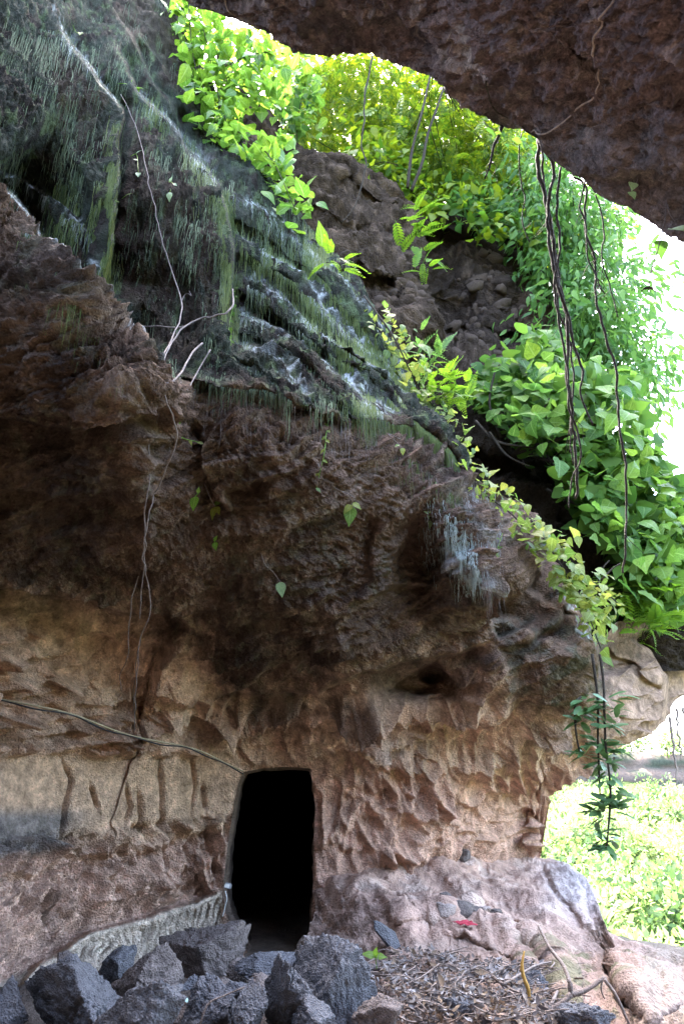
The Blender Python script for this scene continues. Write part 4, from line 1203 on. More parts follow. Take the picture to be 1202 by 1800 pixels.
shrub('leafy_creeper', 'bright lime creeper with pointed leaves tumbling down the upper cliff edge', 'creeper', None,
      [(300, -20), (350, -10), (400, 40), (430, 60), (495, 80), (490, 170), (465, 190), (440, 160), (425, 200), (430, 240), (500, 240), (500, 310), (540, 350), (535, 390), (500, 350), (440, 310), (380, 250), (345, 190), (320, 90)],
      dep_lin(0, 400, 8.3, 6.9), 300, 700, .30, [M_LIME, M_LIME], ovates,
      [[(320, -60, 8.4), (360, 60, 8.2), (375, 130, 8.0), (400, 220, 7.6), (440, 280, 7.4)], [(375, 130, 8.0), (430, 100, 8), (480, 90, 8)], [(400, 220, 7.6), (470, 270, 7.2), (520, 370, 7)], [(330, -20, 8.2), (340, 100, 8), (365, 170, 7.8)]],
      711, thick=.8, key='creeper')

shrub('overhanging_shrub', 'lime shrub spilling over the top of the pebbly bluff below the crossing saplings', 'shrub', 'shrubs on the bluff top',
      [(610, 250), (690, 240), (780, 330), (800, 390), (745, 400), (700, 330), (640, 300)], lambda a, b: 11.3 + (a - 600) / 150.0, 150, 450, .30, [M_CANOPY, M_CANOPY], ovates,
      [[(640, 300, 11.6), (670, 285, 11.5), (700, 290, 11.4)], [(720, 350, 12.2), (740, 330, 12), (770, 350, 12)]], 713, thick=1.2, key='over', spread=.6)
shrub('overhanging_shrub', 'lime shrub spilling over the dark rock face under the gnarled tree', 'shrub', 'shrubs on the bluff top',
      [(790, 320), (880, 330), (960, 400), (985, 470), (940, 450), (900, 425), (850, 425), (800, 385)], lambda a, b: 12.2, 160, 500, .28, [M_CANOPY, M_TREE2], ovates,
      [[(810, 390, 12.6), (850, 380, 12.4), (900, 400, 12.3)], [(900, 420, 12.7), (940, 420, 12.5), (970, 450, 12.4)]], 714, thick=1.2, key='over', spread=.6)
shrub('overhanging_shrub', 'green shrub with a tangle of twigs between the leafy creeper and the feathery tree', 'shrub', 'shrubs on the bluff top',
      [(495, 80), (540, 100), (560, 170), (545, 240), (500, 240), (480, 180)], lambda a, b: 11.0, 90, 260, .30, [M_LIME, M_TREE2], ovates,
      [[(520, 260, 11.4), (525, 200, 11.2), (540, 130, 11)], [(505, 250, 11.4), (500, 180, 11.2), (515, 100, 11)]], 715, thick=1.0, key='over', spread=.6)

# ------------------------------------------------------------------ broad-leaved bush on the right
bush_poly = [(815, 690), (850, 650), (875, 628), (915, 610), (935, 590), (965, 575), (985, 590), (1000, 640), (1050, 655), (1110, 660), (1122, 730), (1135, 745), (1150, 790), (1155, 820), (1180, 850), (1230, 875), (1230, 1060), (1150, 1090), (1100, 1070), (1095, 990), (1060, 950), (1010, 890), (985, 830), (950, 790), (885, 750), (850, 715)]
def dep_bush(a, b):
    return 8.6 + .9 * ((a - 1010) / 200.0) ** 2 + .6 * ((b - 780) / 200.0) ** 2 * (b < 780) - .3 * math.sin(a / 38.0) * math.sin(b / 33.0)
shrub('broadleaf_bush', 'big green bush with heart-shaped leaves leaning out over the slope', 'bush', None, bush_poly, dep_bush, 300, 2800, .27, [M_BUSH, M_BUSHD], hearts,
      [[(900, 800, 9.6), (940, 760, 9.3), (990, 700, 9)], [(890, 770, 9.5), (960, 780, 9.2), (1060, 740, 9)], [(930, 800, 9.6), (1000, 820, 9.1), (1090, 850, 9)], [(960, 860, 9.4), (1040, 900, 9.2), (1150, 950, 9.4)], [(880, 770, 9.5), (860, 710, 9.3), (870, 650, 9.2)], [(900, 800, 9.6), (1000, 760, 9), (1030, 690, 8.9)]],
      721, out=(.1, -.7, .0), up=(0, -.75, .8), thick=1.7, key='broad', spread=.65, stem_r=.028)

# ------------------------------------------------------------------ creepers and ferns along the sloping edge
def dep_edge(off):
    def f(a, b):
        return float(depthA(np.array([a]), np.array([min(1190.0, max(b, float(pl(TOP_A, a)) + 4))]))[0]) + off
    return f
def band(pts, w):
    p = np.array(pts, float)
    return [tuple(q) for q in (p + np.array([w * .8, -w * .7]))] + [tuple(q) for q in (p[::-1] - np.array([w * .5, -w * .5]))]
shrub('edge_vine', 'small yellow green vine on the middle of the mossy edge, above the fern clump', 'vine', 'vines creeping along the cliff edge', band([(655, 545), (685, 590), (715, 640), (735, 690), (755, 710)], 24), dep_edge(-.1), 90, 60, .15, [M_VINEL], ovates,
      [[(640, 520, 6.9), (690, 590, 6.6), (730, 670, 6.8), (765, 720, 6.9)]], 731, thick=.4, key='vine')
shrub('edge_vine', 'trailing vine with small light leaves dropping down the edge below the fern clump', 'vine', 'vines creeping along the cliff edge', band([(770, 720), (800, 780), (815, 830), (850, 860), (900, 900), (925, 930)], 22), dep_edge(-.12), 130, 50, .12, [M_VINEL], ovates + [hearts[0]],
      [[(765, 700, 6.9), (800, 790, 6.6), (830, 850, 6.4), (900, 905, 6.7), (930, 940, 6.8)]], 732, thick=.4, key='vine')
shrub('edge_vine', 'yellowing tangled vine with curled leaves above the hanging succulent', 'vine', 'vines creeping along the cliff edge', [(925, 900), (960, 930), (1000, 945), (1010, 990), (1060, 1020), (1090, 1060), (1065, 1110), (1060, 1150), (1040, 1120), (1010, 1060), (970, 1010), (940, 960)], dep_edge(-.1), 190, 90, .15, [M_VINEL], ovates + [hearts[1]],
      [[(930, 910, 6.9), (970, 970, 6.9), (1020, 1050, 7), (1055, 1140, 7.1)], [(1000, 990, 7), (1050, 1030, 7.2), (1085, 1060, 7.5)], [(1055, 1020, 7.4), (1075, 1000, 7.4), (1090, 990, 7.4)]], 733, thick=.5, key='vine')
FERN = frond_np(11, .26, shape=[(0, .06), (.3, .2), (.7, .15), (1, .02)], droop=.45)
def fern(label, ctr, n, size, seed, group='ferns rooted on the rocks', spread=1.0, name='fern', geo=FERN, rad=(14, 10), mat=None):
    g = np.random.default_rng(seed)
    b = np.array(P(*ctr))
    root = empty(name, Vector(b), label, 'fern', group)
    px_ = ctr[0] + g.normal(size=n) * rad[0]; py_ = ctr[1] + g.normal(size=n) * rad[1]
    pos = P(px_, py_, ctr[2] + g.normal(size=n) * .15)
    d = g.normal(size=(n, 3)) * spread * .7 + np.array([.3, -.5, .35])
    M = rot_frames(d, np.array([0, -.4, 1.0])[None] + g.normal(size=(n, 3)) * .2, g.normal(size=n) * .2)
    leaf_objects('frond', [leaf_mesh('fern' + str(len(geo[0])), geo, mat or M_FERN)], pos, M, size * g.uniform(.6, 1.2, n), root)
    B = Bag()
    for k in range(3): B.tube([b + np.array([.02 * k, .1, -.12]), b + np.array([.03 * k, .03, -.04]), pos[k]], [.012, .006], 4, 3)
    B.build('rootstock', M_BARK, root)
    return root
fern('single light green fern on the cliff edge, upper end of the mossy ledges', (598, 455, 7.0), 9, .33, 741)
fern('dense feathery fern clump on the cliff edge beside the broad-leaved bush', (775, 690, 6.95), 46, .30, 742, rad=(26, 22))
fern('drooping fern high on the bluff, left of the dark rock face', (735, 395, 10.8), 16, .55, 743, rad=(22, 22))
fern('small fern halfway down the bluff, beside the corner of the dark rock face', (745, 465, 10.6), 10, .45, 744, rad=(12, 10))
fern('pale lacy fern patch at the foot of the broad-leaved bush', (1140, 1045, 9.2), 44, .50, 745, rad=(36, 26))
fern('lacy fern hanging over the far rock under the bush', (1130, 1105, 9.0), 14, .42, 746, rad=(26, 10))
fern('grey green fern tuft just behind the edge vine, below the dark bluff', (745, 620, 7.6), 20, .34, 747, rad=(16, 20), mat=M_TREE2)

# ------------------------------------------------------------------ little plants rooted on the cliff face
def sprig(label, pts, leaves, size, mat=M_VINEL, off=.06, seed=0, geo=None, group='sprigs growing on the cliff face', r=.005, name='sprig', stem_mat=None):
    """Thin stem standing off the rock, with its leaves: leaves = [(t along stem, direction angle, size factor)]."""
    g = random.Random(seed)
    p, n = surf([q[0] for q in pts], [q[1] for q in pts])
    lead = np.linspace(0.2, 1, len(pts))[:, None]
    q = p + (CAM - p) / np.linalg.norm(CAM - p, axis=1)[:, None] * off * lead
    root = empty(name, Vector(q[0]), label, 'plant', group)
    B = Bag(); B.tube(q, [r, r * .6], 5, 5); B.build('stem', stem_mat or M_FERN, root)
    line = catmull(q, 5)
    pos, ds, us, sz = [], [], [], []
    for t, ang, f in leaves:
        pos.append(line[min(int(t * (len(line) - 1)), len(line) - 1)])
        a = math.radians(ang)
        ds.append((math.cos(a), -.35, math.sin(a))); us.append((g.uniform(-.4, .4), -1, .6)); sz.append(size * f * .8)
    leaf_objects('leaf', [leaf_mesh('sprig' + str(k), gg, mat) for k, gg in enumerate(geo or ovates)], np.array(pos), rot_frames(np.array(ds), np.array(us), np.zeros(len(ds))), np.array(sz), root)
    return root
sprig('two light leaves on a short stem at the top of the moss wedge', [(118, 20), (132, 55), (138, 66)], [(.9, -30, 1), (1, -80, 1.1), (.5, 160, .7)], .12, seed=1)
sprig('pale sprig of three leaves on the dark hollow near the top left', [(205, 150), (222, 145), (240, 155)], [(.6, 60, .8), (1, -20, 1.1), (1, -70, 1)], .14, M_LIME, seed=2)
sprig('small sprig with a folded leaf beside the long root, upper dark hollow', [(226, 275), (240, 272), (243, 300)], [(.4, 40, 1), (1, -80, 1.1), (.7, 150, .7)], .12, M_PALE, seed=3)
sprig('hanging sprig of slender leaves in the dark hollow right of the long root', [(290, 315), (300, 325), (296, 345)], [(.3, 80, .7), (.6, -40, .8), (1, -90, 1.1), (.8, -130, .8)], .13, M_PALE, seed=4)
sprig('forked seedling with three leaves against black rock, right of the moss wedge', [(203, 352), (215, 350), (226, 340)], [(1, 30, .9), (.6, -60, 1.1), (.2, 160, .7)], .12, M_VINEL, seed=5)
sprig('round pale leaves at the tip of the moss wedge', [(183, 470), (185, 500), (186, 515)], [(.4, -60, .9), (.7, -120, .8), (1, -90, 1)], .10, M_PALE, geo=[hearts[0]], seed=6)
sprig('leafy runner dangling from the mossy edge in the middle of the cliff', [(412, 505), (408, 540), (402, 575), (405, 605)], [(t, -90 + (-1) ** k * (30 + 20 * math.sin(k)), .7 + .3 * math.sin(k * 2.1)) for k, t in enumerate(np.linspace(.05, 1, 16))], .13, M_LIME, .10, seed=7)
sprig('single lime leaf hanging low on the dark rock face, left of the twin-leaved stalk', [(330, 862), (325, 868)], [(1, -95, 1.2), (.2, 80, .5)], .13, M_LIME, seed=8)
sprig('pale stalk with two pointed leaves at its lower end', [(357, 846), (368, 868), (378, 888)], [(.9, 40, 1), (1, -60, .9), (1, -110, 1)], .13, M_VINEL, seed=9, stem_mat=M_ROOT)
sprig('long curved stalk ending in a round hanging leaf, centre of the dark face', [(545, 815), (560, 838), (585, 855), (604, 866), (607, 882)], [(1, -95, 1.35), (.92, -40, .7), (.97, -130, .8)], .17, M_VINEL, .10, geo=[hearts[0]], seed=10, r=.005, stem_mat=M_ROOT)
sprig('bare brown stalk with one glossy curled leaf at its lower end', [(457, 968), (466, 985), (480, 1002), (494, 1016)], [(.98, -80, 1.1)], .16, M_PALE, .10, seed=11, r=.005, stem_mat=M_ROOT)
sprig('looped pale tendril with a tiny leaf under the mossy lip', [(668, 752), (686, 760), (690, 780), (672, 770), (692, 798)], [(1, -90, 1.0), (.96, -150, .7)], .10, M_VINEL, .10, seed=12, stem_mat=M_ROOT)
sprig('little leaves strung along a thread left of the big curved stalk', [(578, 735), (570, 765), (560, 800), (545, 850)], [(t, -90 + (-1) ** k * 50, .8) for k, t in enumerate(np.linspace(.05, 1, 9))], .08, M_VINEL, seed=13)
sprig('tiny leaf pair on the dark rock below the twin-leaved stalk', [(372, 930), (375, 940)], [(1, -80, 1.1), (.3, 60, .7)], .09, M_LIME, seed=14)
sprig('cluster of fine stems and small leaves beside the knot of roots', [(300, 730), (303, 760), (315, 770)], [(.2, 150, .8), (.5, 20, .9), (.8, -60, .8), (1, -20, 1), (.6, 120, .7)], .07, M_VINEL, seed=15)
sprig('leafy tuft in the crook right under the lichen nose rim', [(875, 940), (872, 965), (870, 975)], [(.2, 150, .8), (.5, 20, .9), (.8, -60, .8), (1, -90, 1)], .09, M_VINEL, seed=16)
sprig('small pale leaves at the left root of the lichen nose', [(755, 900), (752, 908), (755, 915)], [(.2, 150, .8), (.5, 20, .9), (1, -90, 1)], .09, M_PALE, seed=17)
# ------------------------------------------------------------------ roots and vines
def cord(name, label, cat, pts, r, mat, group=None, n=6, sides=5, parent=None):
    p = np.array(pts, float)
    me_o = p[0]
    V, q, t = tube_np(catmull(p, n) if n else p, r, sides, .04)
    o = link(name, mesh_np(name, V - me_o, q, t, mat=mat, smooth=True), parent, Vector(me_o))
    return tag(o, label, cat, group) if parent is None else o
def lift(Y, k=3):
    """Keep a taut course in front of everything it passes: running minimum, then smoothed."""
    n = len(Y)
    if n < 8: return Y
    m = np.array([Y[max(0, i - k):i + k + 1].min() for i in range(n)])
    for _ in range(3): m = np.concatenate([[m[0]], .25 * m[:-2] + .5 * m[1:-1] + .25 * m[2:], [m[-1]]])
    return m
def on_cliff(pts, off=.06):
    p, n = surf([q[0] for q in pts], [q[1] for q in pts])
    return P([q[0] for q in pts], [q[1] for q in pts], lift(p[:, 1]) - off)
def hang(pts, off=.08, lim=.25):
    """Free-hanging course: never falls back into a hollow further than LIM behind what it last touched."""
    px_, py_ = [q[0] for q in pts], [q[1] for q in pts]
    Y = surf(px_, py_)[0][:, 1] - off
    Y = lift(Y)
    for k in range(1, len(Y)): Y[k] = min(Y[k], Y[k - 1] + lim * .2)
    return P(px_, py_, Y)
GR = 'aerial roots hanging down the cliff'
def dense_pts(pts, step_=14, jig=2.0, seed=0):
    g = np.random.default_rng(seed)
    c = catmull([(a, b, 0) for a, b in pts], 8)[:, :2]
    L = np.concatenate([[0], np.cumsum(np.linalg.norm(np.diff(c, axis=0), axis=1))])
    t = np.arange(0, L[-1], step_)
    q = np.stack([np.interp(t, L, c[:, 0]), np.interp(t, L, c[:, 1])], -1)
    return q + g.normal(size=q.shape) * jig * .5
r1 = [(212, 165), (232, 205), (248, 250), (262, 320), (282, 410), (300, 470), (317, 525), (318, 560), (300, 600), (284, 640), (288, 690), (305, 735), (310, 775), (290, 830), (268, 880), (258, 930), (252, 980), (262, 1030), (264, 1080), (246, 1125), (242, 1180), (238, 1250), (234, 1290)]
cord('aerial_root', 'longest pale root, running from the moss wedge past the knot to the back wall', 'root', hang(dense_pts(r1, 14, 2, 1), .20), [.004, .007, .005, .003], M_ROOT, GR, 2)
cord('aerial_root', 'thin pale root hanging beside the longest one, between the knot and the back wall', 'root', hang(dense_pts([(262, 780), (262, 850), (254, 900), (256, 960), (250, 1030), (246, 1100)], 14, 2, 2), .10), [.006, .004], M_ROOT, GR, 2)
cord('aerial_root', 'short thin root ending in a kink over the carved rock, left of the longest root', 'root', hang(dense_pts([(242, 1015), (232, 1060), (230, 1085), (225, 1120), (226, 1150), (212, 1185), (214, 1220)], 12, 2, 3), .08), [.005, .003], M_ROOT, GR, 2)
cord('aerial_root', 'lowest fine root whose tip ends above the electric cord', 'root', hang(dense_pts([(248, 1120), (240, 1170), (236, 1230), (236, 1290)], 12, 2, 4), .10), [.004, .002], M_ROOT, GR, 2)
cord('aerial_root', 'thick bent root crossing sideways from the hanging moss edge to the knot', 'root', on_cliff(dense_pts([(410, 510), (408, 540), (390, 552), (350, 562), (320, 578), (305, 600), (286, 640), (282, 680)], 12, 2, 5), .09), [.009, .006], M_ROOT, GR, 2)
cord('aerial_root', 'straight horizontal root stretched across the dark hollow left of the knot', 'root', hang(dense_pts([(222, 571), (260, 573), (310, 575), (345, 566)], 12, 1.5, 6), .12), [.006, .009], M_ROOT, GR, 2)
cord('aerial_root', 'curved root sweeping down left over the green fold right of the knot', 'root', on_cliff(dense_pts([(356, 603), (335, 625), (322, 650), (306, 668), (280, 680), (262, 688)], 12, 1.5, 7), .09), [.009, .006], M_ROOT, GR, 2)
cord('aerial_root', 'straight slanting root leaning on the green fold right of the knot', 'root', on_cliff([(370, 615), (352, 645), (330, 685), (305, 715)], .10), [.007, .005], M_ROOT, GR, 4)
cord('aerial_root', 'looping rootlet below the knot, closing back on itself', 'root', on_cliff(dense_pts([(283, 650), (300, 655), (308, 690), (298, 705), (284, 690)], 9, 1, 8), .08), [.006, .004], M_ROOT, GR, 2)
cord('aerial_root', 'stubby broken root pointing left below the knot', 'root', on_cliff(dense_pts([(290, 705), (275, 712), (262, 708), (243, 718)], 9, 2, 9), .08), [.009, .004], M_ROOT, GR, 2)
cord('aerial_root', 'small crooked root curling up beside the leafy runner', 'root', on_cliff(dense_pts([(320, 530), (328, 515), (338, 522), (332, 510)], 7, 1, 10), .10), [.006, .003], M_ROOT, GR, 2)
cord('aerial_root', 'fine brown rootlet lying on the near left bulge', 'root', on_cliff(dense_pts([(60, 700), (80, 712), (108, 715)], 8, 1, 11), .04), [.005, .003], M_TWIG, GR, 2)

# vines hanging from the lip of the ceiling: real plumb lines that swing a little
def hang_vine(name, label, cat, group, px0, py0, Y, ends, r, seed, sway=.02, mat=None, lateral=True, dy=.0):
    """From the ceiling lip at (px0, py0) down through the photo pixels ENDS, all about Y metres away."""
    g = np.random.default_rng(seed)
    pts = [(px0, py0)] + ends
    c = dense_pts(pts, 16, 2.2, seed)
    Yv = Y + dy * np.linspace(0, 1, len(c)) + sway * np.cumsum(g.normal(size=len(c))) * .25
    p = P(c[:, 0], c[:, 1], Yv)
    root = empty(name, Vector(p[0]), label, cat, group)
    V, q, t = tube_np(catmull(p, 3), r, 6, .10)
    link('stem', mesh_np('stem', V - p[0], q, t, mat=mat or M_VINE, smooth=True), root)
    if lateral:
        B = Bag()
        for k in range(5):
            j = int(g.uniform(.15, .9) * len(p))
            a = p[j]
            B.tube([a, a + np.array([g.normal() * .03, g.normal() * .02, -.04]), a + np.array([g.normal() * .05, g.normal() * .03, -.12])], [r[-1] * .7, .001], 4, 3)
        B.build('rootlets', M_VINE, root)['kind'] = 'stuff'
    return root
GV = 'dark vines hanging in the gap'
hang_vine('hanging_vine', 'thickest black vine hanging from the ceiling lip, first strand of the twisted bundle', 'vine', GV, 946, 245, 2.72, [(945, 300), (960, 350), (972, 420), (976, 480), (992, 540), (998, 600), (996, 660), (1004, 720), (1010, 790), (1014, 850), (1008, 880)], [.012, .009, .006], 801)
hang_vine('hanging_vine', 'second strand of the twisted bundle, bowing out to the side halfway down', 'vine', GV, 960, 268, 2.70, [(974, 300), (962, 370), (968, 450), (985, 520), (1000, 560), (1004, 600), (1024, 650), (1020, 690), (1034, 730), (1044, 750)], [.010, .008, .004], 802)
hang_vine('hanging_vine', 'third strand of the twisted bundle, thin and straight with a forked tip', 'vine', GV, 985, 295, 2.68, [(978, 360), (984, 430), (975, 500), (982, 570), (996, 640), (1000, 720), (1014, 760), (1020, 800), (1004, 850), (999, 900)], [.007, .006, .003], 803)
hang_vine('hanging_vine', 'fourth strand of the twisted bundle, wound tightly round the thickest one', 'vine', GV, 950, 262, 2.74, [(956, 330), (966, 400), (982, 480), (980, 540), (1000, 600), (1006, 680), (1000, 760), (1010, 820)], [.007, .006, .003], 804)
hang_vine('hanging_vine', 'long thin vine hanging alone in front of the broad-leaved bush', 'vine', GV, 1008, 312, 2.66, [(1030, 330), (1028, 400), (1045, 460), (1046, 520), (1060, 580), (1080, 650), (1088, 740), (1098, 820), (1100, 900), (1098, 980), (1090, 1020)], [.006, .006, .004], 805)
hang_vine('hanging_vine', 'short hooked vine with a knotted stub at the middle of the ceiling lip', 'vine', GV, 880, 222, 2.70, [(876, 240), (868, 255), (858, 300), (848, 325)], [.012, .004], 806)
hang_vine('hanging_vine', 'fine thread of vine between the hooked vine and the twisted bundle', 'vine', GV, 916, 236, 2.72, [(912, 270), (914, 320), (922, 350), (918, 390), (930, 430)], [.004, .003], 807)
hang_vine('hanging_vine', 'fine vine descending along the edge of the white sky', 'vine', GV, 1028, 318, 2.60, [(1020, 360), (1030, 400), (1030, 440), (1040, 470), (1062, 520)], [.005, .003], 808)
hang_vine('hanging_vine', 'slender dark vine by the drooping tree, reaching down to the white sky edge', 'vine', GV, 1045, 342, 2.62, [(1058, 380), (1062, 420), (1056, 450), (1070, 500), (1085, 560)], [.004, .003], 809)
hang_vine('hanging_vine', 'brown woody runner hanging over the bluff with a backward curl', 'vine', GV, 655, 100, 9.5, [(645, 140), (640, 200), (635, 250), (640, 290), (632, 340), (618, 372), (600, 392)], [.020, .016, .010], 810, mat=M_BARK)

# tendrils at the right end of the ceiling
def leaf_single(name, geo, pos, d, up, size, mat, parent):
    leaf_objects(name, [leaf_mesh(name + str(mat.name), geo, mat)], np.array([pos]), rot_frames(np.array([d], float), np.array([up], float), np.zeros(1)), [size], parent)
t1 = hang_vine('hanging_tendril', 'pale forked tendril holding a big shaded leaf at the low end of the ceiling', 'tendril', None, 1175, 296, 2.3, [(1172, 340), (1176, 370), (1190, 400)], [.004, .003], 821, mat=M_ROOT, lateral=False)
V_, q_, t_ = tube_np(catmull(P([1172, 1168, 1162, 1155, 1145, 1140], [345, 385, 410, 440, 470, 500], [2.3] * 6), 4), [.003, .002], 5)
link('side_tendril', mesh_np('side_tendril', V_ - np.array(t1.location), q_, t_, mat=M_ROOT), t1)
leaf_single('leaf', hearts[0], P(1183, 402, 2.3), (.9, .1, .1), (.1, -.6, .8), .12, M_PALE, t1)
leaf_single('leaf', hearts[2], P(1160, 425, 2.3), (.3, .5, -.25), (.1, -.6, .8), .075, M_BUSHD, t1)
t2 = hang_vine('hanging_tendril', 'tiny tendril with two pale leaves under the low end of the ceiling', 'tendril', None, 1120, 310, 2.25, [(1116, 325), (1110, 335)], [.002, .0015], 822, mat=M_ROOT, lateral=False)
leaf_single('leaf', ovates[0], P(1112, 322, 2.25), (-.2, -.2, -.9), (.1, -1, .1), .05, M_PALE, t2)
leaf_single('leaf', ovates[1], P(1108, 338, 2.25), (.3, -.2, -.9), (.1, -1, .1), .045, M_PALE, t2)
t3 = hang_vine('hanging_bud', 'small dark withered bud dangling on a thread against the white sky', 'bud', None, 1152, 445, 2.28, [(1146, 470), (1140, 500)], [.0015, .001], 823, lateral=False)
B = Bag()
for k in range(7):
    a = P(1140, 506, 2.28); e = a + np.array([RNG.uniform(-.035, .035), RNG.uniform(-.01, .01), RNG.uniform(-.016, .012)])
    B.tube([a, (a + e) / 2 + np.array([0, 0, .004]), e], [.005, .0015], 5, 3)
B.build('bud', M_VINE, t3)
t4 = hang_vine('ceiling_sprig', 'three grey green round leaves growing out of the middle of the ceiling lip', 'plant', 'leaves under the ceiling lip', 850, 214, 2.68, [(858, 224), (880, 236)], [.003, .002], 824, mat=M_ROOT, lateral=False)
for (a, b, s_) in ((856, 226, .06), (872, 232, .055), (903, 243, .075)):
    leaf_single('leaf', hearts[0], P(a, b, 2.68), (.8, .3, -.1), (0, -.6, .8), s_, M_BUSHD, t4)
t5 = hang_vine('ceiling_sprig', 'pair of rounded leaves growing out of the upper end of the ceiling lip', 'plant', 'leaves under the ceiling lip', 520, 90, 3.0, [(530, 96), (555, 104)], [.003, .002], 825, mat=M_ROOT, lateral=False)
for (a, b, s_) in ((527, 95, .07), (548, 102, .09)):
    leaf_single('leaf', hearts[0], P(a, b, 3.0), (.8, .3, -.2), (0, -.6, .8), s_, M_BUSHD, t5)
GC = 'roots creeping across the ceiling'
def on_ceiling(pts, off=.02):
    p, n = surf_grid([q[0] for q in pts], [q[1] for q in pts], xc, PYc, V_C, N_C)
    d = CAM - p; d /= np.linalg.norm(d, axis=1)[:, None]
    return p + d * off
cord('ceiling_root', 'long pale root wandering from the top of the ceiling to the vine bundle', 'root', on_ceiling(dense_pts([(1085, -20), (1068, 30), (1055, 80), (1050, 120), (1045, 160), (1020, 190), (990, 212), (975, 222), (940, 225), (935, 232)], 12, 2, 31)), [.004, .005, .004], M_TWIG, GC, 2)
cord('ceiling_root', 'thin brown root on the ceiling running along the lip to the vine bundle', 'root', on_ceiling(dense_pts([(852, 128), (862, 165), (870, 190), (900, 205), (925, 218), (945, 240)], 12, 2, 32)), [.004, .004], M_BARK, GC, 2)
cord('ceiling_root', 'short forked root at the upper end of the ceiling lip by the creeper', 'root', on_ceiling(dense_pts([(392, -40), (398, -5), (405, 15), (414, 28)], 10, 1.5, 33)), [.009, .004], M_TWIG, GC, 2)
cord('ceiling_root', 'fine straight rootlet near the smooth middle of the ceiling', 'root', on_ceiling(dense_pts([(782, 60), (790, 90), (782, 110)], 10, 1.5, 34)), [.003, .002], M_TWIG, GC, 2)

# hanging succulents on the right
SUCC = blade([(0, .06), (.3, .15), (.65, .17), (.9, .10), (1, .02)], .18, .15)
def succulent(name, label, group, stems, clusters, seed, r=.014, leaf=.18):
    g = np.random.default_rng(seed)
    b = np.array(P(*stems[0][0]))
    root = empty(name, Vector(b), label, 'plant', group)
    for s_ in stems:
        V, q, t = tube_np(catmull([P(*a) for a in s_], 5), [r, r * .6], 6, .1)
        link('stem', mesh_np('stem', V - b, q, t, mat=M_BARK, smooth=True), root)
    pos, ds, us, sz = [], [], [], []
    for (x, y, Y, rad, n) in clusters:
        for k in range(n):
            a = g.uniform(0, 6.28); h = g.uniform(-1, 1)
            c = P(x + g.normal() * rad * .3, y + h * rad, Y)
            d = np.array([math.cos(a), math.sin(a) * .8, g.uniform(-.5, .5)])
            pos.append(c + d * .02); ds.append(d); us.append((g.normal() * .3, -.3, 1)); sz.append(leaf * g.uniform(.6, 1.15))
    leaf_objects('leaf', [leaf_mesh('succ', SUCC, M_SUCC)], np.array(pos), rot_frames(np.array(ds), np.array(us), g.normal(size=len(pos)) * .3), np.array(sz), root)
    return root
GS = 'succulents hanging from the cliff lip'
succulent('hanging_succulent', 'longest hanging succulent with dark finger leaves, its tip low over the sunlit hillside', GS, [[(1053, 1150, 6.9), (1060, 1200, 6.9), (1063, 1300, 6.9), (1072, 1390, 6.9), (1066, 1490, 6.9)]],
          [(1068, 1250, 6.9, 28, 34), (1072, 1320, 6.9, 24, 12), (1064, 1350, 6.9, 14, 10), (1074, 1400, 6.9, 30, 36), (1066, 1480, 6.9, 20, 22)], 831)
succulent('hanging_succulent', 'shorter hanging succulent strand nearer the rock, ending above the first gap of daylight', GS, [[(1040, 1150, 7.0), (1050, 1230, 6.95), (1050, 1300, 6.95), (1054, 1400, 6.95)]],
          [(1052, 1300, 6.95, 20, 18), (1056, 1350, 6.95, 16, 10), (1056, 1440, 6.95, 26, 22)], 832)
succulent('hanging_succulent', 'small side strand of hanging succulent lying against the brown cliff', GS, [[(1020, 1225, 7.05), (1010, 1240, 7.0), (1012, 1290, 7.0), (1020, 1330, 7.0)]],
          [(1026, 1235, 7.0, 12, 10), (1024, 1262, 7.0, 14, 16), (1028, 1320, 7.0, 10, 12)], 833)
for k, (a, b, c_) in enumerate([([(1178, 1262), (1182, 1300), (1186, 1350), (1192, 1395)], .022, 'first of the brown hanging roots at the outer edge of the cliff, reaching lowest'),
                                ([(1190, 1245), (1192, 1290), (1198, 1340)], .020, 'middle one of the brown hanging roots at the outer edge of the cliff'),
                                ([(1202, 1232), (1204, 1290), (1203, 1330)], .024, 'outermost of the brown hanging roots beyond the cliff edge')]):
    da = dense_pts(a, 9, 4, 40 + k)
    cord('hanging_root', c_, 'root', P(da[:, 0], da[:, 1], 9.9), [b, b * .7, b * .3], M_TWIG, 'brown roots at the outer cliff edge', 5)

# roots and bare stems under the bush
GB = 'bare stems under the bush'
for k, (pts, lab) in enumerate([([(835, 740, 9.3), (870, 775, 9.2), (920, 785, 9.1), (960, 790, 9.0)], 'thick bare stem running sideways under the upper part of the bush'),
                                ([(860, 760, 9.2), (890, 800, 9.1), (930, 820, 9.0)], 'thin bare stem drooping over the dark soil under the bush'),
                                ([(905, 780, 9.3), (940, 745, 9.0), (965, 700, 8.8)], 'upright bare stem forking into the front leaves of the bush'),
                                ([(960, 800, 9.3), (985, 840, 9.0), (990, 880, 9.0)], 'short dead stem hanging below the bush by the dark soil'),
                                ([(1050, 1025, 8.6), (1058, 1000, 8.5), (1070, 985, 8.5)], 'short leafless twig sticking out of the yellowing vine')]):
    cord('bare_stem', lab, 'stem', P([q[0] for q in pts], [q[1] for q in pts], [q[2] for q in pts]), [.028 - .004 * k, .010], M_BARK, GB)

